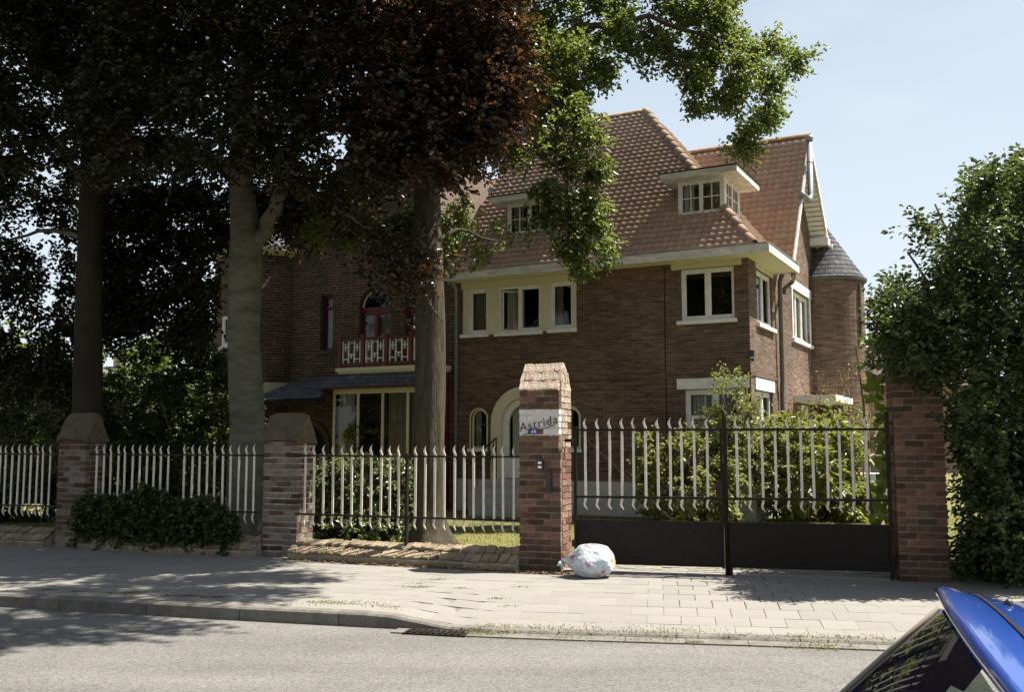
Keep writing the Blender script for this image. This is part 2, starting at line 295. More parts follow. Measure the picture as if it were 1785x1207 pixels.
def leaf_mesh(name, m, pos, axis, nrm, L, W, fold=0.25):
    """six-sided folded leaves, one island each"""
    N = len(pos); axis = unit(axis); nrm = unit(nrm - axis * np.sum(nrm * axis, axis=1, keepdims=True)); side = np.cross(nrm, axis)
    L = (L * rng.uniform(0.7, 1.25, N))[:, None]; W = (W * rng.uniform(0.75, 1.2, N))[:, None]
    up = nrm * W * fold
    V = np.stack([pos, pos + axis * L * 0.3 + side * W * 0.46 + up, pos + axis * L * 0.68 + side * W * 0.42 + up, pos + axis * L - nrm * L * 0.12,
                  pos + axis * L * 0.68 - side * W * 0.42 + up, pos + axis * L * 0.3 - side * W * 0.46 + up], axis=1).reshape(-1, 3)
    b = (np.arange(N) * 6)[:, None]
    Fq = np.concatenate([b + np.array([[0, 3, 2, 1]]), b + np.array([[0, 5, 4, 3]])], axis=0)
    return np_mesh(name, V, Fq, m)
def sprays(orig, dirs, length, per, droop=0.25, spread=0.5, jit=0.03, flat=0.7):
    """leaves along short twigs: returns leaf base points, axes, normals"""
    S = len(orig); dirs = unit(dirs); length = np.broadcast_to(np.asarray(length, float), (S,))
    t = (np.arange(per)[None, :] + rng.uniform(0, 1, (S, per))) / per
    p = orig[:, None, :] + dirs[:, None, :] * (length[:, None] * t)[:, :, None]
    p[:, :, 2] -= (droop * length[:, None]) * t ** 2
    p += rng.normal(0, jit, p.shape)
    sd = np.cross(dirs, np.array([0, 0, 1.0])); sd = unit(sd + 1e-6)
    sgn = np.where(np.arange(per) % 2 == 0, 1.0, -1.0)[None, :, None]
    ax = dirs[:, None, :] * 0.6 + sd[:, None, :] * sgn * spread * 1.4 + rng.normal(0, 0.35, p.shape); ax[:, :, 2] -= 0.25
    nr = np.array([0, 0, 1.0]) * flat + rng.normal(0, 0.45, p.shape)
    return p.reshape(-1, 3), ax.reshape(-1, 3), nr.reshape(-1, 3)
def ellipsoid_pts(c, r, n, shell=0.5):
    d = unit(rng.normal(0, 1, (n, 3))); k = rng.uniform(shell ** 3, 1, n) ** (1 / 3)
    return np.array(c) + d * k[:, None] * np.array(r), d
def in_poly(px, py, poly):
    ins = np.zeros(len(px), bool); n = len(poly)
    for i in range(n):
        x0, y0 = poly[i]; x1, y1 = poly[(i + 1) % n]
        c = ((y0 > py) != (y1 > py)) & (px < (x1 - x0) * (py - y0) / (y1 - y0 + 1e-9) + x0); ins ^= c
    return ins
def poly_pts(poly, n, y0, y1):
    """points in a volume whose outline is a photograph polygon, spread over a real range of distance"""
    xs = [p[0] for p in poly]; ys = [p[1] for p in poly]; out = []
    while len(out) < n:
        px = rng.uniform(min(xs), max(xs), n * 2); py = rng.uniform(min(ys), max(ys), n * 2); k = in_poly(px, py, poly)
        out += list(zip(px[k], py[k]))
    Y = rng.uniform(y0, y1, n)
    return np.array([atY(a, b, y) for (a, b), y in zip(out[:n], Y)])

# ------------------------------------------------------------------ ground, road, pavement
def smooth_line(P, step=0.1):
    P = np.array(P, float); d = np.r_[0, np.cumsum(np.linalg.norm(np.diff(P, axis=0), axis=1))]
    s = np.arange(0, d[-1], step); x = np.interp(s, d, P[:, 0]); y = np.interp(s, d, P[:, 1])
    k = np.ones(15) / 15; pad = 7
    f = lambda a: np.convolve(np.r_[a[0] - (a[1] - a[0]) * np.arange(pad, 0, -1), a, a[-1] + (a[-1] - a[-2]) * np.arange(1, pad + 1)], k, 'valid')
    return s, np.stack([f(x), f(y)], 1)
KS, KP = smooth_line([(-30, 18.2), (-16, 13.3), (-10, 11.4), (-5.12, 9.91), (-2.32, 9.11), (-0.86, 8.72), (-0.06, 8.52), (2.1, 8.2), (2.92, 8.05), (6, 7.52), (12, 6.4), (24, 4.0), (40, 0.5)])
KT = np.gradient(KP, axis=0); KT /= np.linalg.norm(KT, axis=1, keepdims=True); KN = np.stack([-KT[:, 1], KT[:, 0]], 1)
def kerb(s, n=0.0):
    x = np.interp(s, KS, KP[:, 0]); y = np.interp(s, KS, KP[:, 1]); nx = np.interp(s, KS, KN[:, 0]); ny = np.interp(s, KS, KN[:, 1])
    return x + nx * n, y + ny * n
def kerb_s(x): return float(np.interp(x, KP[:, 0], KS))
def ss(t): t = np.clip(t, 0, 1); return t * t * (3 - 2 * t)
S_DROP0, S_DROP1 = kerb_s(-1.25), kerb_s(-0.42)
S_RISE0, S_RISE1 = kerb_s(6.0), kerb_s(6.9)
def kerb_h(s):
    a = ss((s - S_DROP0) / (S_DROP1 - S_DROP0)) * (1 - ss((s - S_RISE0) / (S_RISE1 - S_RISE0)))
    return 0.12 - 0.09 * a
def pave_z(s, n):
    h = kerb_h(s); return h + (0.12 - h) * ss((n - 0.1) / 1.5)
WALL = [(-30, 22.6), (-16, 17.5), (-9.7, 15.38), (-6.45, 14.28), (-3.1, 13.12), (0.30, 11.75), (4.5, 10.8), (12, 8.9), (24, 6.0), (40, 2.0)]
def wall_y(x): return np.interp(x, [p[0] for p in WALL], [p[1] for p in WALL])

g = MB().quad((-400, -400, -0.03), (400, -400, -0.03), (400, 400, -0.03), (-400, 400, -0.03)).build('ground', 'turf'); tag(g, kind='structure')
b = MB(); n0 = len(KS)
for i in range(0, n0 - 5, 5):
    a = KP[i]; c = KP[i + 5]; na = KN[i]; nc = KN[i + 5]
    for k0, k1 in ((0.02, -3), (-3, -9.2)):
        b.quad((*(a + na * k1), 0.0), (*(c + nc * k1), 0.0), (*(c + nc * k0), 0.0), (*(a + na * k0), 0.0))
tag(b.build('road', 'asphalt'), kind='structure')
b = MB()
for i in range(0, n0 - 5, 5):
    a = KP[i]; c = KP[i + 5]; na = KN[i]; nc = KN[i + 5]
    b.quad((*(a - na * 12.5), 0.12), (*(c - nc * 12.5), 0.12), (*(c - nc * 9.1), 0.12), (*(a - na * 9.1), 0.12))
    b.quad((*(a - na * 9.1), 0.12), (*(c - nc * 9.1), 0.12), (*(c - nc * 9.1), -0.02), (*(a - na * 9.1), -0.02))
tag(b.build('opposite_pavement', 'paving'), kind='structure')
# bed of the pavement, a strip between kerb and garden walls
b = MB()
for i in range(0, n0 - 2, 2):
    for (k0, k1) in ((0.1, 0.5), (0.5, 1.0), (1.0, 1.6), (1.6, 5.2)):
        q = []
        for (j, k) in ((i, k0), (i + 2, k0), (i + 2, k1), (i, k1)):
            x, y = KP[j] + KN[j] * k
            if k == 5.2: y = float(wall_y(KP[j][0])) + 0.25; x = KP[j][0]
            q.append((x, y, float(pave_z(KS[j], k)) - 0.006))
        b.quad(*q)
pav = tag(b.build('pavement', 'joint_sand'), kind='structure')
ts = 0.30; cand = []
for j in range(0, 17):
    n_ = 0.135 + (j + 0.5) * ts
    s0 = kerb_s(-13)
    for i in range(0, 110):
        s = s0 + i * ts + (j % 2) * ts / 2; x, y = kerb(s, n_)
        if x > 14 or y > wall_y(x) + 0.1: continue
        cand.append((float(x * x + y * y), s, n_, float(x), float(y)))
cand.sort(key=lambda c: (0 if abs(c[3]) < 0.56 * c[4] else 1, c[0]))
tile_me = None; rest = MB()
def tile_corners(s, n_):
    e = ts / 2 - 0.0025; Q = []
    for ds, dn in ((-e, -e), (e, -e), (e, e), (-e, e)):
        x, y = kerb(s + ds, n_ + dn); Q.append(Vector((float(x), float(y), float(pave_z(s + ds, n_ + dn)))))
    return Q
tb = MB().box(-.1488, .1488, -.1488, .1488, -.05, 0); tile_me = tb.mesh('paving_slab', 'paving')
for k, (d2, s, n_, x, y) in enumerate(cand):
    dz = random.gauss(0, 0.0008)
    Q = tile_corners(s, n_); ctr = sum(Q, Vector()) / 4
    ex = (Q[1] - Q[0]).normalized(); ey = (Q[3] - Q[0]); ez = ex.cross(ey).normalized(); ey = ez.cross(ex)
    R = Matrix((ex, ey, ez)).transposed().to_4x4() @ Matrix.Rotation(random.gauss(0, 0.0025), 4, 'X') @ Matrix.Rotation(random.gauss(0, 0.0025), 4, 'Y')
    R.translation = ctr + Vector((0, 0, dz))
    if k < 300:
        o = link('paving_slab', tile_me, pav); o.matrix_local = R
    else: rest.box(-.1488, .1488, -.1488, .1488, -.05, 0, R)
tag(rest.build('paving_slabs', 'paving', pav), kind='stuff')
# kerb stones
kb = MB()
for i in range(0, n0 - 4, 4):
    a = KP[i]; c = KP[i + 4]; na = KN[i]; nc = KN[i + 4]
    kb.quad((*(a + na * 0.01), -0.05), (*(c + nc * 0.01), -0.05), (*(c + nc * 0.14), float(kerb_h(KS[i + 4])) - 0.012), (*(a + na * 0.14), float(kerb_h(KS[i])) - 0.012))
kerb_o = tag(kb.build('kerb', 'joint_sand'), kind='structure')
s = kerb_s(-14)
while s < kerb_s(13):
    b = MB(); prof = [(0.0, -0.04), (0.0, -0.018), (0.018, 0.0), (0.14, 0.0), (0.14, -0.1), (0.0, -0.1)]
    m_ = 5; rings = []
    for k in range(m_):
        q = s + 0.004 + (0.992) * k / (m_ - 1); ring = []
        for (pn, pz) in prof:
            x, y = kerb(q, pn); h = float(kerb_h(q)); z = h + pz if pz > -0.05 else -0.06
            ring.append((float(x), float(y), z + 0.002))
        rings.append(len(b.v)); b.v += ring
    for k in range(m_ - 1):
        for e in range(6):
            b.f.append((rings[k] + e, rings[k] + (e + 1) % 6, rings[k + 1] + (e + 1) % 6, rings[k + 1] + e))
    b.f.append(tuple(rings[0] + e for e in range(6))); b.f.append(tuple(rings[-1] + e for e in reversed(range(6))))
    b.build('kerb_stone', 'kerb_stone', kerb_o); s += 1.0
# concrete gutter strip along the dropped kerb
b = MB()
s0, s1 = kerb_s(-1.0), kerb_s(14); q = s0
while q < s1 - 0.5:
    P = [kerb(q + .003, -0.005), kerb(q + .497, -0.005), kerb(q + .497, -0.2), kerb(q + .003, -0.2)]
    i = len(b.v); b.v += [(float(x), float(y), 0.012) for x, y in P] + [(float(x), float(y), -0.03) for x, y in P]
    for f in ((3, 2, 1, 0), (0, 1, 5, 4), (1, 2, 6, 5), (2, 3, 7, 6), (3, 0, 4, 7)): b.f.append(tuple(i + e for e in f))
    q += 0.5
tag(b.build('gutter_strip', 'kerb_stone'), kind='structure')
# street drain under the end of the raised kerb
dx, dy = kerb(kerb_s(-0.62), -0.12); ang = math.atan2(*(kerb(kerb_s(-0.4))[k] - kerb(kerb_s(-0.8))[k] for k in (1, 0)))
dr = thing('street_drain', 'dark slotted iron street drain at the foot of the kerb ramp', 'drain', (float(dx), float(dy), 0.0), ang)
MB().box(-.28, .28, -.1, .1, -.03, .013).build('frame', 'black_iron', dr)
for i in range(9):
    MB().box(-.24 + i * .056, -.22 + i * .056, -.085, .085, .013, .024).build('grate_bar', 'black_iron', dr)

# ------------------------------------------------------------------ garden ground and threshold
b = MB(); xs = np.arange(-30, 40.1, 0.5)
for x0, x1 in zip(xs[:-1], xs[1:]):
    b.quad((x0, float(wall_y(x0)) + 0.15, 0.118), (x1, float(wall_y(x1)) + 0.15, 0.118), (x1, 70, 0.118), (x0, 70, 0.118))
lawn = tag(b.build('lawn', 'turf'), kind='structure')
GA, GB = Vector((0.70, 11.66, 0)), Vector((4.27, 10.86, 0)); GD = (GB - GA).normalized(); GN = Vector((-GD.y, GD.x, 0))
gth = math.atan2(GD.y, GD.x)
thr = MB().box(-0.1, 3.75, -0.03, 0.62, -0.02, 0.126).build('threshold', 'joint_sand'); thr.location = (GA.x, GA.y, 0); thr.rotation_euler = (0, 0, gth); tag(thr, kind='structure')
sm = MB().box(-.1, .1, -.065, .065, -.04, 0).mesh('paving_stone', 'paving')
for i in range(18):
    for j in range(4):
        o = link('paving_stone', sm, thr, (0.0 + i * .207 + (j % 2) * .1, 0.06 + j * .15, 0.137 + random.gauss(0, .002)), (random.gauss(0, .015), random.gauss(0, .015), random.gauss(0, .03)))
def blades(name, P, h, wd, m, parent=None, lean=0.35):
    N = len(P); a = rng.uniform(0, 2 * np.pi, N); h = h * rng.uniform(0.5, 1.3, N); d = np.stack([np.cos(a), np.sin(a), np.zeros(N)], 1)
    tip = P + np.stack([rng.normal(0, lean, N) * h, rng.normal(0, lean, N) * h, h], 1)
    V = np.stack([P - d * wd / 2, P + d * wd / 2, tip], 1).reshape(-1, 3)
    return link(name, np_mesh(name, V, np.arange(N * 3).reshape(-1, 3), m), parent)
N = 75000; px = rng.uniform(-9, 9, N); py = rng.uniform(11, 24, N) ** 1.0; py = 11 + (py - 11) ** 1.15 * 0.75
k = py > wall_y(px) + 0.35
k &= ~((px > .5) & (px < 4.4) & (py < 12.35 - .225 * (px - .7)))
P = np.stack([px[k], py[k], np.full(k.sum(), 0.116)], 1)
tag(blades('lawn_grass', P, 0.05, 0.009, 'grass'), 'short dry grass covering the front garden', 'grass', kind='stuff')
# weeds in the joints of pavement and kerb
W = []
def weed(px, py, n, r, z=None):
    x, y = gnd(px, py, 0.10 if py < 1075 else 0.035)
    for _ in range(n): W.append((x + random.gauss(0, r), y + random.gauss(0, r * 0.35), 0.09))
for px, py, n, r in [(80, 1033, 60, .06), (135, 1036, 60, .06), (215, 1038, 200, .1), (290, 1043, 90, .06), (325, 1044, 160, .08), (378, 1046, 160, .07), (600, 1056, 200, .2), (560, 1055, 90, .12), (680, 1062, 120, .14), (705, 1066, 60, .1), (730, 1028, 130, .1), (765, 1015, 80, .07), (720, 1022, 40, .06), (800, 1030, 25, .05), (870, 1045, 50, .07), (905, 1028, 40, .06), (885, 1054, 40, .06), (240, 1038, 60, .05),
                     (850, 1092, 160, .15), (930, 1094, 220, .25), (1050, 1100, 420, .4), (1160, 1103, 300, .3), (1290, 1108, 130, .1), (1370, 1110, 130, .12), (1430, 1111, 160, .15), (1490, 1113, 240, .2), (820, 1098, 320, .12), (860, 1101, 200, .12), (1000, 1108, 60, .1), (1210, 1116, 100, .06), (1150, 1112, 60, .1), (1400, 1122, 120, .15), (1450, 1123, 150, .15), (960, 998, 70, .05), (640, 985, 40, .1), (655, 973, 160, .06), (745, 975, 160, .06), (690, 985, 60, .2)]:
    weed(px, py, n, r)
P = np.array(W); zz = []
for x, y, _ in W:
    s_ = kerb_s(x); kx, ky = kerb(s_); n_ = max(0.0, (y - float(ky)) * 0.98); zz.append(float(pave_z(s_, n_)) - 0.006 if n_ > 0 else 0.004)
P[:, 2] = zz
tag(blades('joint_weeds', P, 0.02, 0.015, 'weed', lean=0.8), 'grass tufts growing in the kerb and pavement joints', 'weeds', kind='stuff')
# fallen leaves along the wall foot
N = 420; X = rng.uniform(-3, 1, N); Yv = wall_y(X) - 0.22 - np.abs(rng.normal(0, .05, N)); Yv = Yv - 0.0
P = np.stack([X, Yv, np.full(N, 0.124)], 1)
tag(link('leaf_litter', leaf_mesh('leaf_litter', 'dry_leaf', P, np.stack([rng.normal(0, 1, N), rng.normal(0, 1, N), rng.normal(0, .15, N)], 1), np.array([0, 0, 1.0]) + rng.normal(0, .3, (N, 3)), 0.06, 0.04)), 'brown fallen leaves along the foot of the low wall', 'leaves', kind='stuff')

# ------------------------------------------------------------------ brick piers, built brick by brick
def rough_box(name, lx, ly, lz, m, j=0.006):
    b = MB().box(-lx / 2, lx / 2, -ly / 2, ly / 2, -lz / 2, lz / 2)
    b.v = [(x + random.uniform(-j, j), y + random.uniform(-j, j) * .6, z + random.uniform(-j, j) * .8) for x, y, z in b.v]
    return b.mesh(name, m)
BM = {}
def brick_meshes(m, L, k=3):
    key = (m, round(L, 3))
    if key not in BM: BM[key] = [rough_box('brick', L, 0.1, 0.061, m, .0045) for _ in range(k)]
    return random.choice(BM[key])
def pier(label, cx, cy, th, Wd, Dp, zsh, zr, mats, mort, capm, groove=False, painted=None, cap_bricks=False, lower=None):
    R = thing('gate_pier', label, 'pier', (cx, cy, 0.0), -th, 'brick piers along the street')
    ch = 0.0765; z0 = 0.11; nC = int((zsh - z0) / ch); ch = (zsh - z0) / nC
    i = 0.008
    MB().box(-Wd / 2 + i, Wd / 2 - i, -Dp / 2 + i, Dp / 2 - 0.004, 0.05, zsh - 0.01).build('mortar_core', mort, R)
    for c in range(nC):
        z = z0 + (c + .5) * ch
        u = (Wd - .025) / 2.5
        rowA = [u, u, u / 2] if c % 2 == 0 else [u / 2, u, u]
        x = -Wd / 2
        for L in rowA:
            mm = random.choice(mats)
            if lower and z < lower[0]: mm = random.choice(lower[1])
            xc = x + L / 2
            if painted and painted[0] < z < painted[1] and not (painted[2] < xc < painted[3] and z < painted[4]): mm = 'painted_brick'
            link('brick', brick_meshes(mm, L), R, (xc, -Dp / 2 + .05 + random.gauss(0, .0025), z), (random.gauss(0, .012), random.gauss(0, .01), random.gauss(0, .012)))
            x += L + .0125
        g = .03 if groove and z < 2.1 else .0
        rem = Dp - .11 - g
        rowB = [rem * .64, rem * .36 - .01] if c % 2 == 0 else [rem * .36 - .01, rem * .64]
        for sx in (-1, 1):
            y = -Dp / 2 + .11 + (g if sx > 0 else 0)
            rb = rowB if sx > 0 or not g else [(q + g / 2) for q in rowB]
            for L in rb:
                mm = random.choice(mats)
                if groove and sx > 0: mm = 'pier_brick_pale' if z > 1.62 + random.gauss(0, .1) else random.choice(['pier_brick_sunlit', 'pier_brick_sunlit', 'pier_brick'])  # right face only: sunlight painted in as paler brick, plus mortar smear
                link('brick', brick_meshes(mm, L), R, (sx * (Wd / 2 - .05) + random.gauss(0, .002), y + L / 2, z), (random.gauss(0, .01), random.gauss(0, .01), math.pi / 2 + random.gauss(0, .01)))
                y += L + .012
    # saddle cap: ridge runs along the fence
    o = 0.012 if cap_bricks else 0.025
    e = 0.0
    pf = [(-Dp / 2 - o, zsh - .005), (Dp / 2 + o, zsh - .005), (Dp / 2 + o, zsh + .03), (.02, zr - .002), (-.02, zr - .002), (-Dp / 2 - o, zsh + .03)]
    if cap_bricks:
        pf = [(-Dp / 2 + .01, zsh - .005), (Dp / 2 - .01, zsh - .005), (.0, zr - .06)]
    cb = MB().prism(pf, lambda y, z: (-Wd / 2 - (o if not cap_bricks else -.012), y, z), lambda y, z: (Wd / 2 + (o if not cap_bricks else -.012), y, z))
    if not cap_bricks:
        bm_ = bmesh.new(); me_ = cb.mesh('cap', capm); bm_.from_mesh(me_); bmesh.ops.triangulate(bm_, faces=bm_.faces)
        for _ in range(4): bmesh.ops.subdivide_edges(bm_, edges=[e_ for e_ in bm_.edges if e_.calc_length() > .06], cuts=1, use_grid_fill=True)
        for v_ in bm_.verts:
            nv = mn.noise(v_.co * 7 + Vector((cx * 3, cy, 0))) * .022 + mn.noise(v_.co * 19) * .009
            v_.co += v_.normal * nv if v_.normal.length else Vector()
            ez_ = max(0, abs(v_.co.x) - Wd / 2 + .05); v_.co.z -= ez_ * .5 + max(0, v_.co.z - zr + .05) * .45
        bm_.normal_update(); bm_.to_mesh(me_); bm_.free(); cap = link('cap', me_, R)
    else:
        cap = cb.build('cap', capm, R)
    if cap_bricks:
        sl = math.atan2(zr - zsh, Dp / 2); ln = math.hypot(zr - zsh, Dp / 2); nr = 3; ncol = 5
        for sd in (-1, 1):
            for r in range(nr):
                for q in range(ncol + 1):
                    L = Wd / ncol - .006; off = (r % 2) * .5
                    if q == ncol and off == 0: continue
                    x0 = -Wd / 2 + (q - off) * Wd / ncol; x1 = x0 + L
                    x0 = max(x0, -Wd / 2 - .008); x1 = min(x1, Wd / 2 + .008)
                    if x1 - x0 < .02: continue
                    t = (r + .5) / nr
                    me = rough_box('brick', x1 - x0, ln / nr - .006, .05, 'pier_brick_pale', .007)
                    link('brick', me, R, ((x0 + x1) / 2, sd * (Dp / 2) * (1 - t), zsh + (zr - zsh) * t - .01 + random.gauss(0, .003)), (sl * (-sd) + random.gauss(0, .02), random.gauss(0, .015), random.gauss(0, .02)))
        for k in range(3):                                          # small blocks closing the gable ends
            for sx in (-1, 1):
                wy = Dp * (1 - (k + .6) / 3.4) - .05
                for h_ in (-1, 1):
                    me = rough_box('brick', .05, wy / 2 - .01, (zr - zsh) / 3.6, 'pier_brick_pale', .006)
                    link('brick', me, R, (sx * (Wd / 2 - .022), h_ * wy / 4, zsh + (k + .5) * (zr - zsh) / 3.6), (0, 0, random.gauss(0, .03)))
    return R
th3 = math.radians(20)
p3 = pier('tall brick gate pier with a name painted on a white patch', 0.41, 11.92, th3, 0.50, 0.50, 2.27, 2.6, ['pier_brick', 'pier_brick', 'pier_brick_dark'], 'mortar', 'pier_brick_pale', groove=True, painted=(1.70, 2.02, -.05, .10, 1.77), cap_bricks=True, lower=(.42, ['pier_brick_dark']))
p2 = pier('squat brick pier streaked white with lime under a worn saddle cap', -2.86 - .27 * .94 + .2 * .342, 13.05 + .27 * .342 + .2 * .94, th3, 0.54, 0.40, 1.66, 2.06, ['lime_brick', 'lime_brick', 'pier_brick_dark'], 'lime_mortar', 'cap_stone')
p1 = pier('dim brick pier with a saddle cap in front of the slim dark trunk', -6.2 - .26 * .94 + .2 * .342, 14.2 + .26 * .342 + .2 * .94, th3, 0.52, 0.40, 1.68, 2.1, ['pier_brick_dark', 'lime_brick'], 'mortar', 'cap_stone')
p4 = pier('tall brick gate pier half covered by the dark evergreen shrub', 4.56, 11.015, math.radians(13), 0.52, 0.50, 2.36, 2.55, ['pier_brick', 'pier_brick', 'pier_brick_dark'], 'mortar', 'cap_stone', lower=(.4, ['pier_brick_dark']))
# name, house number, bell and letter slot on the gate pier (parts fixed to it)
def text_mesh(name, body, size, m, depth=.002, shear=0.0, bold=0.0):
    cu = D.curves.new(name, 'FONT'); cu.body = body; cu.size = size; cu.extrude = depth; cu.shear = shear; cu.offset = bold; cu.align_x = 'CENTER'
    cu.space_character = 1.12
    o = D.objects.new(name, cu); C.objects.link(o); dg = bpy.context.evaluated_depsgraph_get(); me = D.meshes.new_from_object(o.evaluated_get(dg))
    D.objects.remove(o); me.materials.clear(); me.materials.append(MATS[m]); return me
fy = -.25 - .011
MB().box(-.243, .243, -.2435, -.2405, 1.705, 2.02).build('paint_patch', 'painted_brick', p3)
let = link('lettering', text_mesh('lettering', 'Astrida', .15, 'ink', shear=.12, bold=-.0015), p3, (.0, fy - .003, 1.815), (math.pi / 2, 0, 0)); let.rotation_euler = (math.pi / 2, math.radians(-12), 0)
ub = MB().box(-.21, -.06, fy - .006, fy - .001, -.004, .004).box(.05, .21, fy - .006, fy - .001, -.004, .004).build('underline', 'ink', p3); ub.location = (0, 0, 1.785); ub.rotation_euler = (0, math.radians(-16), 0)
pl = MB().prism([(.05 * math.cos(a) , .034 * math.sin(a)) for a in np.linspace(0, 2 * math.pi, 25)[:-1]], lambda x, z: (x, -.006, z), lambda x, z: (x, .008, z)).build('number_plate', 'enamel_blue', p3); pl.location = (-.06, fy - .006, 1.765)
link('digits', text_mesh('digits', '49', .055, 'white_plain', .001), pl, (0, -.008, -.019), (math.pi / 2, 0, 0))
ib = MB().box(-.035, .035, -.02, .012, -.075, .075).build('bell_panel', 'plastic_dark', p3); ib.location = (.02, fy - .006, 1.37)
for dz in (-.026, .026): MB().box(-.022, .022, -.026, -.019, dz - .014, dz + .014).build('bell_button', 'white_plain', ib)
sb = MB().box(-.032, .032, -.016, .012, -.13, .13).box(-.02, .02, -.022, -.015, -.11, .11).build('letter_slot', 'plastic_dark', p3); sb.location = (.13, fy - .004, 1.17)
hb = MB().box(.0, .14, -.02, .02, -.02, .02).build('hinge_bracket', 'black_iron', p3); hb.location = (.22, .02, 1.66)

# ------------------------------------------------------------------ low walls under the fences
def low_wall(label, A, B, offs=0.22):
    A = Vector((*A, 0)); B = Vector((*B, 0)); d = (B - A); L = d.length; th = math.atan2(d.y, d.x)
    R = thing('low_wall', label, 'wall', (A.x, A.y, 0), th, 'low walls under the railings')
    pf = [(-.24, .05), (.16, .05), (.16, .33), (.06, .34), (-.24, .19)]
    MB().prism(pf, lambda y, z: (0, y, z), lambda y, z: (L, y, z)).build('mortar_core', 'lime_mortar', R)
    sl = math.atan2(.16, .30); n = int(L / .112)
    for i in range(n):
        x = (i + .5) * L / n
        for r_, (yy, zz_) in enumerate(((-.165, .225), (-.012, .307))):
            me = rough_box('coping_brick', L / n - .010, .15, .075, 'wall_brick', .011)
            link('coping_brick', me, R, (x + random.gauss(0, .004) + (r_ * .5 - .25) * .02, yy, zz_ + random.gauss(0, .006)), (sl + random.gauss(0, .05), random.gauss(0, .04), random.gauss(0, .04)))
        if i % 2 == 0:
            me = rough_box('brick', min(2 * L / n, L - x + L / n / 2) - .01, .1, .08, 'wall_brick', .006)
            link('brick', me, R, (x + L / n / 2, -.2, .14), (random.gauss(0, .02), 0, 0))
    return R
F3 = ((-2.83, 13.03), (0.05, 11.93)); F2 = ((-6.12, 14.27), (-3.36, 13.28)); F1 = ((-10.2, 15.72), (-6.72, 14.5))
low_wall('sunlit low coping wall between the squat pier and the lettered pier', (-2.83, 13.01), (0.13, 11.89))
low_wall('shaded low wall under the ivy between two squat piers', (-6.12, 14.27), (-3.36, 13.28))
low_wall('shaded low wall running on past the dim pier and slim trunk', F1[0], F1[1])

# ------------------------------------------------------------------ railings with flame-tipped pickets
def picket_mesh(zt, zu, zl, zb, wd=.029, tk=.012, flip=1):
    a = .017 * flip
    path = [(0.010 * flip, zt, .003), (-.002, zt - .018, .009), (-a * .9, zt - .055, .022), (-a * .7, zt - .08, .028), (.1 * a, zt - .115, .03), (.35 * a, zt - .14, wd), (0, zu - .02, wd), (0, zl + .03, wd), (0, zl - .015, wd), (-.35 * a, zl - .05, .028), (-a * .9, zl - .085, .026), (-.2 * a, zl - .12, .022), (.7 * a, zb + .022, .013), (.9 * a, zb, .003)]
    b = MB(); rings = []
    for x, z, w_ in path:
        i = len(b.v); t = tk * min(1, w_ / .02); b.v += [(x - w_ / 2, -t / 2, z), (x + w_ / 2, -t / 2, z), (x + w_ / 2, t / 2, z), (x - w_ / 2, t / 2, z)]; rings.append(i)
    for q in range(len(rings) - 1):
        for e in range(4): b.f.append((rings[q] + e, rings[q + 1] + e, rings[q + 1] + (e + 1) % 4, rings[q] + (e + 1) % 4))
    b.f.append((rings[0], rings[0] + 1, rings[0] + 2, rings[0] + 3)); b.f.append(tuple(rings[-1] + e for e in (3, 2, 1, 0)))
    return b.mesh('picket', 'picket_paint')
FP = [picket_mesh(1.60 + d, 1.46, .69, .53 - d) for d in (0, .006, -.006)]
GP = [picket_mesh(1.925 + d, 1.785, .995, .845) for d in (0, .005, -.006)]
def px_on(A, B, px):                                               # where a photo column meets the vertical plane A-B
    A = Vector(A); d = Vector(B) - A; u = (px - CX) / F * 1.0
    k = math.cos(T)                                                # columns are nearly vertical planes through the camera
    # X = u*Y/k  ->  (A.x + t d.x) = u (A.y + t d.y)
    u2 = u / k * 1.0
    return (u2 * A.y - A.x) / (d.x - u2 * d.y) * d.length
def fence(label, A, B, cols, rail_m, x0=None, x1=None, post=None):
    A2 = Vector((*A, 0)); d = Vector((*B, 0)) - A2; L = d.length
    R = thing('iron_railing', label, 'railing', (A2.x, A2.y, 0), math.atan2(d.y, d.x), 'white picket railings on the low walls')
    for z in (1.46, .69):
        MB().box(x0 or -.05, (x1 or L) + .04, -.019, .017, z - .011, z + .011).build('rail', rail_m, R)
    for px in cols:
        x = px_on(A, B, px) + random.gauss(0, .002)
        o = link('picket', random.choice(FP), R, (x, 0, random.gauss(0, .004)), (random.gauss(0, .006), random.gauss(0, .0028), random.gauss(0, .12)))
    if post: MB().box(px_on(A, B, post) - .014, px_on(A, B, post) + .014, -.03, .03, .28, 1.5).box(px_on(A, B, post) - .02, px_on(A, B, post) + .02, -.01, .25, .28, .31).build('post', 'black_iron', R)
    return R
fence('white flame-tipped railing before the sunlit ivy mound and ridged trunk', *F3, list(np.linspace(536, 699, 11)) + list(np.linspace(726, 895, 11)), 'black_iron', post=712)
fence('white flame-tipped railing with a gap, half buried in ivy', *F2, list(np.linspace(178, 300, 11)) + list(np.linspace(328, 449, 10)), 'black_iron')
fence('white flame-tipped railing with rust red rails past the dim pier', *F1, list(np.arange(-110, 104, 10.9)), 'rust_iron')

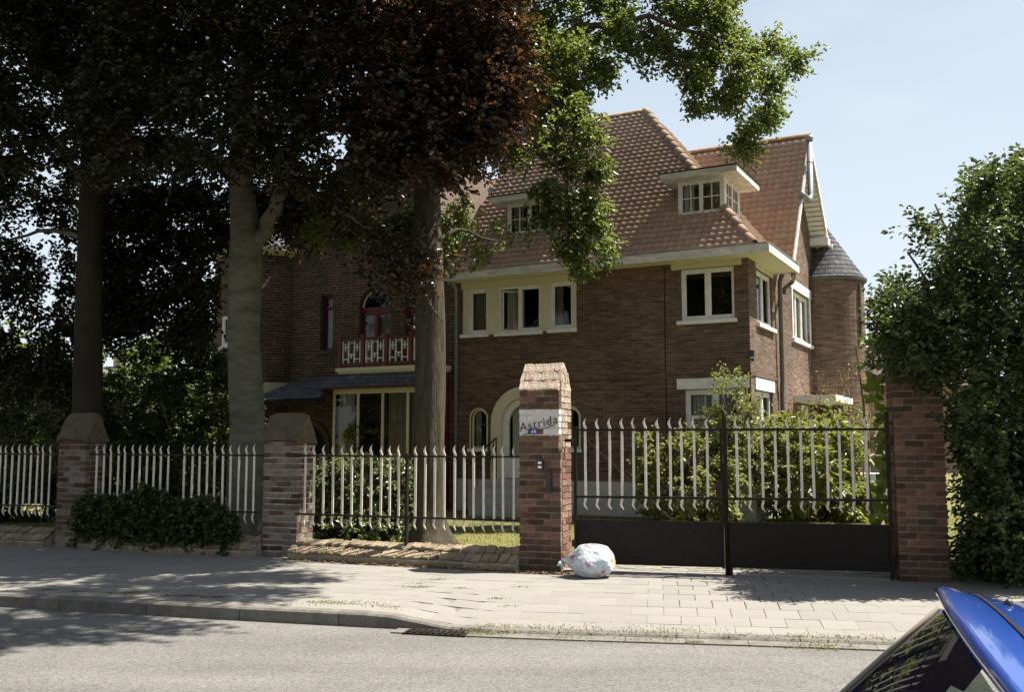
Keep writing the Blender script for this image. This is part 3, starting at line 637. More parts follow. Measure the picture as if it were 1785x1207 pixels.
# ------------------------------------------------------------------ the double gate
def gate_leaf(label, x0, x1, pk, left):
    R = thing('gate_leaf', label, 'gate', (GA.x, GA.y, 0), gth, 'leaves of the double iron gate')
    if left:
        MB().box(x0, x0 + .035, -.02, .02, .2, 1.83).build('stile', 'black_iron', R)
        MB().box(x1 - .02, x1 + .012, -.014, .014, .2, 1.8).build('stile', 'black_iron', R)
    else:
        b = MB(); b.tube([(x0 + .015, 0, .13), (x0 + .015, 0, 1.8), (x0 + .015, 0, 1.9), (x0 + .012, 0, 1.95), (x0 + .0, 0, 2.0), (x0 - .01, 0, 2.05)], [.026, .026, .03, .022, .016, .003], 8); b.build('stile', 'black_iron', R, True)
        MB().box(x1 - .04, x1, -.022, .022, .13, 1.98).build('stile', 'black_iron', R)
        MB().box(x0 + .04, x0 + .075, -.012, .012, .13, .24).build('drop_bolt', 'black_iron', R)
    for z in (1.785, .995): MB().box(x0 + .02, x1 - .01, -.02, .018, z - .013, z + .013).build('rail', 'black_iron', R)
    MB().box(x0 + .03, x1 - .015, -.004, .004, .225, .722).box(x0 + .03, x1 - .015, -.012, .012, .71, .728).box(x0 + .03, x1 - .015, -.012, .012, .215, .235).build('sheet_panel', 'black_iron', R)
    for x in pk: link('picket', random.choice(GP), R, (x, 0, random.gauss(0, .004)), (random.gauss(0, .006), random.gauss(0, .0028), random.gauss(0, .1)))
    if left: MB().box(x1 - .07, x1 - .0, -.03, .03, 1.0, 1.2).tube([(x1 - .03, -.03, 1.1), (x1 - .03, -.07, 1.1), (x1 - .12, -.075, 1.1)], .008, 6).build('lock', 'rust_iron', R)
    for z in (.45, 1.66): MB().tube([(x0 + .0 if left else x1, -.01, z - .04), (x0 + .0 if left else x1, -.01, z + .04)], .03, 10).build('hinge', 'rust_iron', R)
    a, c = ((x0 + .05, .03, 1.76), (x0 + 1.15, .03, .73)) if left else ((x1 - .05, .03, 1.76), (x0 + .3, .03, .73))
    MB().bar(a, c, .03, .008).build('brace', 'black_iron', R)
    return R
gate_leaf('iron gate leaf hung on the lettered pier, white pickets over sheet metal', .04, 1.765, [.18 + i * .142 for i in range(11)], True)
gate_leaf('iron gate leaf with the pointed meeting post, hung beside the evergreen shrub', 1.79, 3.60, [1.94 + i * .141 for i in range(11)], False)

# ------------------------------------------------------------------ rubbish bag
m = D.materials.new('bag_film'); m.use_nodes = True; t = m.node_tree; n = t.nodes; l = t.links; b_ = n['Principled BSDF']
tc = n.new('ShaderNodeTexCoord'); nz = n.new('ShaderNodeTexNoise'); nz.inputs['Scale'].default_value = 6; nz.inputs['Detail'].default_value = 2; l.new(tc.outputs['Object'], nz.inputs['Vector'])
cr = n.new('ShaderNodeValToRGB'); e = cr.color_ramp.elements; e[0].position = .30; e[0].color = (.26, .09, .12, 1); e[1].position = .37; e[1].color = (.42, .36, .40, 1)
for p_, c_ in ((.42, (.40, .48, .56, 1)), (.5, (.52, .56, .6, 1)), (.58, (.36, .45, .56, 1)), (.64, (.52, .54, .54, 1)), (.72, (.42, .36, .24, 1))):
    q = e.new(p_); q.color = c_
l.new(nz.outputs['Fac'], cr.inputs[0]); l.new(cr.outputs[0], b_.inputs['Base Color']); b_.inputs['Roughness'].default_value = .28; b_.inputs['Specular IOR Level'].default_value = .5
bn = n.new('ShaderNodeTexNoise'); bn.inputs['Scale'].default_value = 22; bn.inputs['Detail'].default_value = 5; bp_ = n.new('ShaderNodeBump'); bp_.inputs['Strength'].default_value = .7; bp_.inputs['Distance'].default_value = .03; l.new(tc.outputs['Object'], bn.inputs['Vector']); l.new(bn.outputs['Fac'], bp_.inputs['Height']); l.new(bp_.outputs[0], b_.inputs['Normal'])
MATS['bag_film'] = m
bm = bmesh.new(); bmesh.ops.create_icosphere(bm, subdivisions=5, radius=1)
FAC = [Vector((random.gauss(0, 1), random.gauss(0, 1), random.gauss(0, 1))).normalized() for _ in range(26)]
for v in bm.verts:
    p = v.co.copy(); d = p.normalized()
    cz = min((d - c_).length for c_ in FAC)
    r = .93 + .26 * cz + .06 * mn.noise(d * 1.6) - .05 * abs(mn.noise(d * 4.5)) - .035 * abs(mn.noise(d * 10)) - .018 * abs(mn.noise(d * 24))
    q = Vector((d.x * .27, d.y * .22, d.z * .20)) * r
    if d.x < -.55: k = (-.55 - d.x) / .45; q.y *= 1 - .72 * k; q.z = q.z * (1 - .72 * k) - .03 * k; q.x -= .055 * k
    q.z = max(q.z, -.165 + .012 * mn.noise(d * 6))
    v.co = q
me = D.meshes.new('rubbish_bag'); bm.to_mesh(me); bm.free(); me.materials.append(MATS['bag_film']); me.polygons.foreach_set('use_smooth', [True] * len(me.polygons))
bag = thing('rubbish_bag', 'bulging white translucent rubbish bag on the pavement before the gate', 'bag', (.90, 11.16, .12), math.radians(-4))
link('film', me, bag, (0, 0, .172), (0, math.radians(8), 0))
MB().tube([(-.31, 0, .14), (-.345, .01, .135), (-.37, .02, .15)], [.03, .014, .035], 7).build('knot', 'bag_film', bag, True)

# ------------------------------------------------------------------ houses: shared builders
OX, OY, HA = 4.6397, 18.7993, math.radians(28)
def hw(x, y, z=0.0): return Vector((OX + x * math.cos(HA) + y * math.sin(HA), OY - x * math.sin(HA) + y * math.cos(HA), z))
def front(y0=0.0): return lambda u, d, z: (u, y0 + d, z)
def side(x0=0.0): return lambda u, d, z: (x0 - d, u, z)
def mbox(mb, fn, u0, u1, d0, d1, z0, z1):
    i = len(mb.v); mb.v += [fn(u, d, z) for z in (z0, z1) for d in (d0, d1) for u in (u0, u1)]
    for f in ((0, 2, 3, 1), (4, 5, 7, 6), (0, 1, 5, 4), (2, 6, 7, 3), (0, 4, 6, 2), (1, 3, 7, 5)): mb.f.append(tuple(i + k for k in f))
def wall(mb, fn, u0, u1, z0, z1, ops, depth=0.16, top=None):
    """flat wall with rectangular openings and their reveals; ops: (u0,u1,z0,z1)"""
    us = sorted({u0, u1, *[o[0] for o in ops], *[o[1] for o in ops]}); zs = sorted({z0, z1, *[o[2] for o in ops], *[o[3] for o in ops]})
    for a, b in zip(us[:-1], us[1:]):
        for c, d in zip(zs[:-1], zs[1:]):
            m_, k_ = (a + b) / 2, (c + d) / 2
            if any(o[0] < m_ < o[1] and o[2] < k_ < o[3] for o in ops): continue
            mb.quad(fn(a, 0, c), fn(b, 0, c), fn(b, 0, d), fn(a, 0, d))
    for a, b, c, d in ops:
        mb.quad(fn(a, 0, c), fn(a, depth, c), fn(a, depth, d), fn(a, 0, d)); mb.quad(fn(b, 0, c), fn(b, 0, d), fn(b, depth, d), fn(b, depth, c))
        mb.quad(fn(a, 0, d), fn(a, depth, d), fn(b, depth, d), fn(b, 0, d)); mb.quad(fn(a, 0, c), fn(b, 0, c), fn(b, depth, c), fn(a, depth, c))
def spandrel(mb, fn, u0, u1, zs, depth=0.16, n=10):
    """brick filling left and right of a round arch that springs at zs"""
    r = (u1 - u0) / 2; c = (u0 + u1) / 2; top = zs + r
    for sg in (-1, 1):
        pts = [(c + sg * r * math.cos(a), zs + r * math.sin(a)) for a in np.linspace(0, math.pi / 2, n)]
        mb.quad(*[fn(u, 0, z) for u, z in pts], fn(c + sg * r, 0, top))
        for (a, b), (p, q) in zip(pts[:-1], pts[1:]): mb.quad(fn(a, 0, b), fn(a, depth, b), fn(p, depth, q), fn(p, 0, q))
def arch_ring(mb, fn, c, zs, r0, r1, d0, d1, zb, n=16):
    """round-arched surround with straight legs down to zb"""
    out = [(c - r1, zb), (c - r1, zs)] + [(c - r1 * math.cos(a), zs + r1 * math.sin(a)) for a in np.linspace(0, math.pi, n)] + [(c + r1, zb)]
    inn = [(c - r0, zb), (c - r0, zs)] + [(c - r0 * math.cos(a), zs + r0 * math.sin(a)) for a in np.linspace(0, math.pi, n)] + [(c + r0, zb)]
    for k in range(len(out) - 1):
        a, b, p, q = out[k], out[k + 1], inn[k + 1], inn[k]
        mb.quad(fn(a[0], d0, a[1]), fn(b[0], d0, b[1]), fn(p[0], d0, p[1]), fn(q[0], d0, q[1]))
        mb.quad(fn(a[0], d0, a[1]), fn(a[0], d1, a[1]), fn(b[0], d1, b[1]), fn(b[0], d0, b[1]))
        mb.quad(fn(q[0], d0, q[1]), fn(p[0], d0, p[1]), fn(p[0], d1, p[1]), fn(q[0], d1, q[1]))
def curtain(fn, u0, u1, z0, z1, d, m, parent, folds=7, amp=.022):
    b = MB(); n = folds * 6; zz = [z0, (z0 + z1) / 2, z1]; grid = []
    ph = random.uniform(0, 6)
    for j, z in enumerate(zz):
        for k in range(n + 1):
            t = k / n; a = amp * math.sin(t * folds * 2 * math.pi + ph + .4 * j) + amp * .5 * math.sin(t * folds * 3.3 + ph * 2)
            b.v.append(fn(u0 + (u1 - u0) * t, d + a, z))
    for j in range(2):
        for k in range(n): i = j * (n + 1) + k; b.f.append((i, i + 1, i + n + 2, i + n + 1))
    return b.build('curtain', m, parent, True)
def window(root, fn, u0, u1, z0, z1, cols=1, fr=.05, sash=.035, d=.08, bars=(0, 0), m='white_paint', sill=None, transoms=(), arch=False, pane_skip=(), name='window', sill_m='white_paint'):
    mb = MB(); t0, t1 = d, d + .06
    mbox(mb, fn, u0, u0 + fr, t0, t1, z0, z1); mbox(mb, fn, u1 - fr, u1, t0, t1, z0, z1)
    mbox(mb, fn, u0 + fr, u1 - fr, t0, t1, z0, z0 + fr)
    if not arch: mbox(mb, fn, u0 + fr, u1 - fr, t0, t1, z1 - fr, z1)
    w_ = (u1 - u0 - fr) / cols; panes = []
    for c in range(cols):
        a = u0 + fr + c * w_; b2 = a + w_ - (fr if c < cols - 1 else 0)
        if c < cols - 1: mbox(mb, fn, b2, b2 + fr, t0 - .005, t1, z0 + fr, z1 - fr * .2)
        zz = [z0 + fr, *transoms, z1 - (fr if not arch else 0)]
        for k, (p, q) in enumerate(zip(zz[:-1], zz[1:])):
            if k > 0: mbox(mb, fn, a, b2, t0 - .004, t1, p - sash / 2, p + sash / 2)
            panes.append((a, b2, p, q))
    f = mb.build(name, m, root)
    for k, (a, b2, p, q) in enumerate(panes):
        if k in pane_skip: continue
        sb_ = MB()
        mbox(sb_, fn, a + .001, a + sash, t0 + .008, t1 - .012, p + .001, q - .001); mbox(sb_, fn, b2 - sash, b2 - .001, t0 + .008, t1 - .012, p + .001, q - .001)
        mbox(sb_, fn, a + sash, b2 - sash, t0 + .008, t1 - .012, p + .001, p + sash); mbox(sb_, fn, a + sash, b2 - sash, t0 + .008, t1 - .012, q - sash, q - .001)
        for i in range(bars[0]): u = a + (b2 - a) * (i + 1) / (bars[0] + 1); mbox(sb_, fn, u - .009, u + .009, t0 + .014, t1 - .014, p + sash, q - sash)
        for i in range(bars[1]): z = p + (q - p) * (i + 1) / (bars[1] + 1); mbox(sb_, fn, a + sash, b2 - sash, t0 + .016, t1 - .016, z - .009, z + .009)
        sb_.build('sash', m, f)
        g_ = MB().quad(fn(a + .01, t0 + .032, p + .01), fn(b2 - .01, t0 + .032, p + .01), fn(b2 - .01, t0 + .032, q - .01), fn(a + .01, t0 + .032, q - .01)); g_.build('pane', 'glass', f)
    if sill:
        sb_ = MB(); mbox(sb_, fn, u0 - sill, u1 + sill, -.06, d + .02, z0 - .07, z0 - .002); sb_.build('sill', sill_m, f)
    return f

# ------------------------------------------------------------------ main house
H = thing('brick_house', 'brown brick villa with red pantile hipped roof, dormers and slate turret', 'house', (OX, OY, 0), -HA)
fw = front(); sw = side()
XL = -6.68
mb = MB()
OPS = [(-6.51, -3.69, 3.99, 5.24), (-1.38, -.29, 4.07, 5.12), (-1.34, -.12, 1.25, 2.68), (-5.52, -4.42, .85, 2.60), (-6.29, -5.89, 1.5, 2.36), (-4.05, -3.65, 1.5, 2.36)]
wall(mb, fw, XL, 0, .8, 5.27, OPS)
spandrel(mb, fw, -6.29, -5.89, 2.16); spandrel(mb, fw, -4.05, -3.65, 2.16); spandrel(mb, fw, -5.52, -4.42, 2.05)
# string course
mbox(mb, fw, XL, .02, -.022, .0, 2.93, 2.995)
SOPS = [(.63, 1.97, 4.03, 5.14), (.42, 1.78, 1.0, 2.66), (3.95, 5.95, 4.03, 5.2)]
wall(mb, sw, 0, 6.4, .8, 5.27, SOPS)
mbox(mb, sw, 0.002, 2.25, -.02, .0, 2.93, 2.995)
# gable of the wing
def wing_z(y): return 5.64 + (y - 2.37) * 1.514 if y < 4.55 else 8.94 - (y - 4.55) * 1.056
gz = [(y, wing_z(y) - .1) for y in (2.25, 3, 3.8, 4.55, 5.4, 6.4)]
mb.quad(fw(0, 2.25, 5.27), fw(0, 6.4, 5.27), *[fw(0, y, z) for y, z in reversed(gz)])
# back, left and lower closing walls
mb.quad((XL, 7.9, .1), (0, 7.9, .1), (0, 7.9, 6.9), (XL, 7.9, 6.9)); mb.quad((0, 6.4, .1), (0, 7.9, .1), (0, 7.9, 6.6), (0, 6.4, 6.6))
mb.quad((XL, 0, .1), (XL, 7.9, .1), (XL, 7.9, 5.3), (XL, 3.8, 9.8), (XL, 0, 5.3))
mb.build('wall', 'house_brick', H, uv=True)
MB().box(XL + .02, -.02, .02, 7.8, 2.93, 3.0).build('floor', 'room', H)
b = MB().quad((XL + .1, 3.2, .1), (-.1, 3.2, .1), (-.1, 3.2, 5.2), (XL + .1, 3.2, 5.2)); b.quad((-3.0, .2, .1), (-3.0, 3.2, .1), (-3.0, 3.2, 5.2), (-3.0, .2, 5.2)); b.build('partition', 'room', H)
mb = MB(); mbox(mb, fw, XL, -5.52, -.05, .1, .05, .82); mbox(mb, fw, -4.42, .05, -.05, .1, .05, .82); mbox(mb, sw, .051, 6.3, -.05, .1, .05, .82); mb.build('plinth', 'plinth', H)
mb = MB(); mbox(mb, fw, -1.735, -1.715, -.004, .01, .83, 5.2); mb.build('movement_joint', 'dark', H)
# first floor group of three windows in a cream surround
mb = MB(); wall(mb, front(-.012), -6.51, -3.69, 3.99, 5.24, [(-6.36, -5.87, 4.06, 5.07), (-5.60, -4.55, 4.05, 5.07), (-4.31, -3.78, 4.06, 5.08)], .1)
mbox(mb, fw, -6.55, -3.62, -.03, -.004, 5.09, 5.245)
mb.build('window_surround', 'cream', H)
fs = front(-.012)
def sillbar(u0, u1, z, par, fn=fw, m='white_paint'):
    s_ = MB(); mbox(s_, fn, u0, u1, -.07, .03, z - .075, z); s_.build('sill', m, par)
f1 = window(H, fs, -6.36, -5.87, 4.06, 5.07, 1, d=.03); sillbar(-6.56, -5.83, 4.055, f1); curtain(fs, -6.34, -5.9, 4.08, 5.05, .17, 'beige_curtain', f1, 5)
f2 = window(H, fs, -5.60, -4.55, 4.05, 5.07, 2, d=.03, pane_skip=(0,)); sillbar(-5.68, -4.47, 4.045, f2)
# the left casement stands ajar, swung inwards
ca = D.objects.new('casement', None); 
mbc = MB(); wv = .49; hv = .9
mbc.box(0, .035, -.018, .018, 0, hv).box(wv - .035, wv, -.018, .018, 0, hv).box(.035, wv - .035, -.018, .018, 0, .035).box(.035, wv - .035, -.018, .018, hv - .035, hv)
cas = mbc.build('casement', 'white_paint', f2); cas.location = (-5.545, .09, 4.105); cas.rotation_euler = (0, 0, math.radians(27))
D.objects.remove(ca)
gq = MB().quad((.02, 0, .02), (wv - .02, 0, .02), (wv - .02, 0, hv - .02), (.02, 0, hv - .02)).build('pane', 'glass', f2); gq.location = cas.location; gq.rotation_euler = cas.rotation_euler
curtain(fs, -5.55, -5.2, 4.07, 5.05, .36, 'curtain', f2, 6)
f3 = window(H, fs, -4.31, -3.78, 4.06, 5.08, 1, d=.03); sillbar(-4.37, -3.68, 4.055, f3); curtain(fs, -4.29, -4.08, 4.08, 5.05, .17, 'beige_curtain', f3, 3)
for x in (-5.745, -4.42): mb = MB(); mbox(mb, fw, x - .06, x + .06, -.05, 0.01, 3.9, 4.02); mb.build('stone_corbel', 'cap_stone', H)
# right first floor window, ground floor window, side windows
mb = MB(); mbox(mb, fw, -1.57, -.13, -.02, .08, 5.125, 5.26); mb.build('lintel', 'cream', H)
f4 = window(H, fw, -1.38, -.29, 4.07, 5.12, 2, d=.05, fr=.06); sillbar(-1.46, -.24, 4.065, f4)
mb = MB(); mbox(mb, fw, -1.49, -.03, -.025, .08, 2.69, 2.9); mb.build('lintel', 'white_paint', H)
f5 = window(H, fw, -1.34, -.12, 1.25, 2.68, 2, d=.06, fr=.07, transoms=(2.13,)); sillbar(-1.42, -.06, 1.245, f5)
ld = MB()
for c0, c1 in ((-1.23, -.80), (-.66, -.22)):
    for i in range(6): u = c0 + (c1 - c0) * (i + .5) / 6; mbox(ld, fw, u - .003, u + .003, .085, .092, 2.15, 2.62)
    for i in range(4): z = 2.15 + .47 * (i + .5) / 4; mbox(ld, fw, c0, c1, .085, .092, z - .003, z + .003)
ld.build('leaded_lights', 'dark', f5); curtain(fw, -1.25, -.95, 1.3, 2.6, .22, 'curtain', f5, 4)
mb = MB(); mbox(mb, sw, .53, 2.05, -.02, .08, 5.142, 5.262); mb.build('lintel', 'cream', H)
s1 = window(H, sw, .63, 1.97, 4.03, 5.14, 2, d=.05, fr=.06); sillbar(.55, 2.05, 4.025, s1, sw)
mb = MB(); mbox(mb, sw, .3, 1.9, -.025, .08, 2.67, 2.9); mb.build('lintel', 'white_paint', H)
s2 = window(H, sw, .42, 1.78, 1.0, 2.66, 2, d=.06, fr=.07, transoms=(2.1,)); sillbar(.36, 1.84, .995, s2, sw)
mb = MB(); mbox(mb, sw, 3.75, 6.12, -.03, .06, 5.205, 5.42); mbox(mb, sw, 3.86, 3.95, -.025, .1, 4.03, 5.203); mbox(mb, sw, 5.95, 6.04, -.025, .1, 4.03, 5.203); mb.build('window_surround', 'white_paint', H)
s3 = window(H, sw, 3.95, 5.95, 4.03, 5.2, 3, d=.06, fr=.06); sillbar(3.82, 6.08, 4.025, s3, sw)
curtain(sw, 4.0, 5.9, 4.1, 5.15, .2, 'curtain', s3, 14)
# arched front door and small arched windows
mb = MB(); arch_ring(mb, fw, -4.97, 2.05, .548, .79, -.05, .2, .83); mb.build('door_arch', 'cream', H)
dr_ = MB(); arch_ring(dr_, fw, -4.97, 2.05, .40, .545, .07, .14, .84); mbox(dr_, fw, -5.37, -4.57, .08, .13, .84, 1.3); mbox(dr_, fw, -5.0, -4.94, .08, .13, 1.3, 2.4)
door = dr_.build('door', 'white_paint', H)
pg = MB(); pg.quad(*[fw(-4.97 + .42 * math.cos(a), .1, 2.05 + .42 * math.sin(a)) for a in np.linspace(0, math.pi, 14)], fw(-5.39, .1, 1.3), fw(-4.55, .1, 1.3)); pg.build('pane', 'glass', door)
curtain(fw, -5.36, -4.58, 1.3, 2.4, .2, 'curtain', door, 9)
for c in (-6.09, -3.85):
    mb = MB(); arch_ring(mb, fw, c, 2.16, .165, .2, .05, .11, 1.5); mbox(mb, fw, c - .165, c + .165, .05, .11, 1.5, 1.54)
    wf = mb.build('arched_window', 'cream', H)
    MB().quad(*[fw(c + .17 * math.cos(a), .085, 2.16 + .17 * math.sin(a)) for a in np.linspace(0, math.pi, 10)], fw(c - .17, .085, 1.52), fw(c + .17, .085, 1.52)).build('pane', 'glass', wf)
    mb = MB(); arch_ring(mb, fw, c, 2.16, .202, .235, -.012, .05, 1.5); mb.build('arch_trim', 'cream', wf); sillbar(c - .26, c + .26, 1.495, wf)
    curtain(fw, c - .16, c - .02, 1.53, 2.3, .17, 'beige_curtain', wf, 2)
# door steps and wrought iron handrail
mb = MB()
for i in range(4): mbox(mb, fw, -5.6, -4.3, -.32 * (4 - i) , -.32 * (3 - i) , .05, .12 + .18 * (i + 1))
st = mb.build('door_steps', 'concrete', H)
rl = MB()
rl.tube([(-5.62, -1.3, 1.12), (-5.62, -.7, 1.45), (-5.62, -.05, 1.72)], .016, 6)
for y, z in ((-1.3, 1.12), (-.05, 1.72)): rl.tube([(-5.62, y, .15), (-5.62, y, z)], .014, 6)
for k in range(5):
    yc = -1.1 + k * .22; zc = .95 + k * .11
    rl.tube([(-5.62, yc + (.02 + .013 * q) * math.cos(q * .6), zc + (.02 + .013 * q) * math.sin(q * .6)) for q in range(14)], .008, 5)
    rl.tube([(-5.62, yc, .6 + k * .1), (-5.62, yc + .05, zc + .35)], .008, 5)
rl.build('handrail', 'black_iron', H)
# eaves: boarded soffit, fascia with gutter
mb = MB(); mb.box(XL - .05, .52, -.49, .1, 5.252, 5.275).box(-.1, .52, .1, 2.2, 5.252, 5.275).build('soffit', 'soffit', H)
mb = MB(); mb.box(XL - .05, .5, -.535, -.495, 5.235, 5.405).box(.5, .54, -.535, 2.2, 5.235, 5.405).box(-.1, .5, 2.16, 2.2, 5.235, 5.405); mb.build('fascia', 'worn_white', H)
mb = MB(); mb.box(XL - .05, .515, -.55, -.49, 5.407, 5.42).box(.49, .555, -.49, 2.2, 5.407, 5.42).box(XL, .49, -.49, -.2, 5.33, 5.345).box(.1, .49, -.2, 2.1, 5.33, 5.345); mb.build('gutter', 'zinc', H)
# rain pipes
MB().tube([(.075, 2.36, .1), (.075, 2.36, 2.6), (.075, 2.36, 2.75), (.1, 2.3, 2.95), (.1, 2.3, 5.1), (.18, 2.2, 5.25)], .05, 10).build('rain_pipe', 'old_pipe', H, True)
MB().tube([(.42, 2.16, 5.33), (.42, 2.2, 5.2), (.36, 2.35, 5.08), (.1, 2.75, 5.02), (.08, 2.8, 4.9)], .045, 8).build('gutter_outlet', 'old_pipe', H, True)
MB().tube([(XL + .02, -.06, .1), (XL + .02, -.06, 5.1), (XL + .02, -.3, 5.3), (XL + .02, -.3, 5.5)], .045, 8).build('rain_pipe', 'zinc', H, True)
# security flood light on the corner
fl = MB().box(-.02, .12, -.2, -.06, 3.28, 3.4).box(.02, .08, -.06, .02, 3.2, 3.26).build('flood_light', 'plastic_dark', H)
# ---------------- roof
RX, RY, RZ = -3.46, 3.8, 9.94; EX, EY, EZ = .2, -.3, 5.42
mF = (RZ - EZ) / (RY - EY); mH = (RZ - EZ) / (EX - RX)
XV = -6.85
roof = MB()
q = .03
roof.quad((XV, EY, EZ - q), (EX, EY, EZ - q), (RX, RY, RZ - q), (XV, RY, RZ - q))
roof.quad((XV, RY, RZ - q), (RX, RY, RZ - q), (EX, 7.9, EZ - q), (XV, 7.9, EZ - q))
zwv = lambda y: 5.64 + (y - 2.37) * 1.514
roof.quad((EX, EY, EZ - q), (EX, 2.25, EZ - q), (.2, 2.33, EZ + .0), (-2.6, 4.45, EZ + (EX + 2.6) * mH - q), (RX, RY, RZ - q))
WX = .40
roof.quad((-2.9, 2.15, zwv(2.15) - q), (WX, 2.15, zwv(2.15) - q), (WX, 4.55, 8.94 - q), (-2.9, 4.55, 8.94 - q))
roof.quad((-2.9, 4.55, 8.94 - q), (WX, 4.55, 8.94 - q), (WX, 6.51, 6.87 - q), (-2.9, 6.51, 6.87 - q))
roof.quad((-2.9, 6.51, 6.86 - q), (WX, 6.51, 6.86 - q), (WX, 7.9, 6.3), (-2.9, 7.9, 6.3))
roof_o = roof.build('roof', 'ridge_tile', H)
# pantile
TW, TE = .160, .182
prof = [(0, .012), (.016, .027), (.045, .032), (.076, .022), (.112, .011), (TW + .006, .012)]
tm = MB(); TL = TE + .05
for y, dz in ((0, .062), (TL, .0)): tm.v += [(x, y, z + dz) for x, z in prof]
tm.v += [(x, .004, z - .004) for x, z in prof]
nP = len(prof)
for k in range(nP - 1): tm.f += [(k, k + 1, nP + k + 1, nP + k), (2 * nP + k, 2 * nP + k + 1, k + 1, k)]
pant = tm.mesh('roof_tile', 'tile', True)
tv = np.array(tm.v); tfc = tm.f
def plane_tiles(o, ux, vy, inside, nu, nv):
    o = Vector(o); ux = Vector(ux).normalized(); vy = Vector(vy).normalized(); nz_ = ux.cross(vy).normalized(); out = []
    R0 = Matrix((ux, vy, nz_)).transposed().to_4x4()
    for j in range(nv):
        for i in range(nu):
            p = o + ux * (i * TW) + vy * (j * TE); c = p + ux * TW / 2 + vy * TE / 2
            if not inside(c, p, i, j): continue
            m_ = R0 @ Matrix.Rotation(random.gauss(0, .018), 4, 'Z') @ Matrix.Rotation(random.gauss(0, .012), 4, 'X'); m_.translation = p + nz_ * random.gauss(-.004, .002); out.append(m_)
    return out
def in_front(c, p, i, j):
    if c.x > EX - (c.y - EY) / (RY - EY) * (EX - RX) - .0 or c.z > RZ - .02: return False
    if -1.55 < c.x < -.6 and c.y > .58 and c.z < 7.15: return False
    if -5.63 < c.x < -4.0 and c.y > .58 and c.z < 7.15: return False
    return True
tiles = plane_tiles((XV, EY, EZ), (1, 0, 0), (0, RY - EY, RZ - EZ), in_front, 47, 35)
def in_wing(c, p, i, j): return c.z < 8.9 and c.z > EZ + (EX - c.x) * mH + .02
tiles += plane_tiles((WX - .02 - 20 * TW, 2.17, zwv(2.17)), (1, 0, 0), (0, 1, 1.514), in_wing, 20, 26)
def in_hip(c, p, i, j):
    return c.y > EY + (EX - c.x) / (EX - RX) * (RY - EY) + .02 and c.z > zwv(c.y) - .1 and c.z < RZ - .1 and not (c.x < -.55 and .56 < c.y < 1.75 and c.z < 7.15)
tiles += plane_tiles((EX, EY, EZ), (0, 1, 0), (RX - EX, 0, RZ - EZ), in_hip, 32, 35)
camp = Vector((0, 0, EYE))
Hm = Matrix.Translation((OX, OY, 0)) @ Matrix.Rotation(-HA, 4, 'Z')
def vis_rank(m_):
    p = Hm @ m_.translation; u = CX + F * p.x / p.y; v = 770 - (p.z - EYE) / p.y * F
    hid = u < 1070 and v < 480 and not (960 > u > 850 and v > 290)
    return (1 if hid else 0, (p - camp).length)
tiles.sort(key=vis_rank)
rv = []; rf = []
for k, m_ in enumerate(tiles):
    if k < 290:
        o_ = link('roof_tile', pant, roof_o); o_.matrix_local = m_
    else:
        base = len(rv) * len(tv); A_ = np.array(m_); rv.append(tv @ A_[:3, :3].T + A_[:3, 3]); rf += [tuple(base + q_ for q_ in f_) for f_ in tfc]
me = D.meshes.new('roof_tiles'); me.from_pydata(np.concatenate(rv).tolist(), [], rf); me.materials.append(MATS['tile']); me.polygons.foreach_set('use_smooth', [True] * len(me.polygons))
tag(link('roof_tiles', me, roof_o), kind='stuff')
def ridge_run(a, b, n, r=.105, par=roof_o, flat=False):
    a = Vector(a); b = Vector(b); d = (b - a) / n; dn = d.normalized(); sd = dn.cross(Vector((0, 0, 1))).normalized(); up = sd.cross(dn)
    for k in range(n):
        p0 = a + d * k - dn * .03; p1 = a + d * (k + 1) + dn * .015; bb = MB(); N_ = 9
        for (p, rr) in ((p0, r * 1.12), (p0, r * .98), (p1, r * .9)):
            bb.v += [tuple(p + (sd * math.cos(t_) + up * math.sin(t_)) * rr - up * .02) for t_ in np.linspace(-.25, math.pi + .25, N_)]
        for j in range(N_ - 1): bb.f += [(j, j + 1, 2 * N_ + j + 1, 2 * N_ + j), (N_ + j, N_ + j + 1, j + 1, j)]
        bb.build('ridge_tile', 'ridge_tile', par, True)
ridge_run((EX - .03, EY + .03, EZ + .06), (RX, RY, RZ + .04), 20)
ridge_run((RX + .03, RY, RZ + .02), (XV, RY, RZ + .02), 10, .085)
ridge_run((WX, 4.55, 8.96), (-2.55, 4.55, 8.96), 9, .085)
# verge boards of the wing, its boxed eave and vent pipe
mb = MB()
for (y0, z0, y1, z1) in ((2.1, zwv(2.1), 4.55, 8.94), (4.55, 8.94, 6.55, 6.83)):
    mb.quad((WX + .02, y0, z0 + .02), (WX + .02, y1, z1 + .02), (WX + .02, y1, z1 - .16), (WX + .02, y0, z0 - .16))
    mb.quad((WX - .02, y0, z0 + .02), (WX - .02, y1, z1 + .02), (WX - .02, y1, z1 - .16), (WX - .02, y0, z0 - .16))
    mb.quad((WX - .02, y0, z0 - .16), (WX + .02, y0, z0 - .16), (WX + .02, y1, z1 - .16), (WX - .02, y1, z1 - .16))
    mb.quad((WX - .02, y0, z0 + .02), (WX + .02, y0, z0 + .02), (WX + .02, y1, z1 + .02), (WX - .02, y1, z1 + .02))
mb.build('verge_board', 'worn_white', H)
mb = MB()
for i in range(20):
    t0, t1 = i / 20 + .004, (i + 1) / 20 - .004
    for (ya, za, yb, zb) in ((4.5, 8.84, 6.45, 6.80), (4.55, 8.84, 2.2, zwv(2.2) - .12)):
        P = lambda t: (ya + (yb - ya) * t, za + (zb - za) * t - .02)
        (a0, b0), (a1, b1) = P(t0), P(t1); mb.quad((-.02, a0, b0), (WX - .03, a0, b0), (WX - .03, a1, b1), (-.02, a1, b1))
mb.build('verge_soffit', 'white_paint', H)
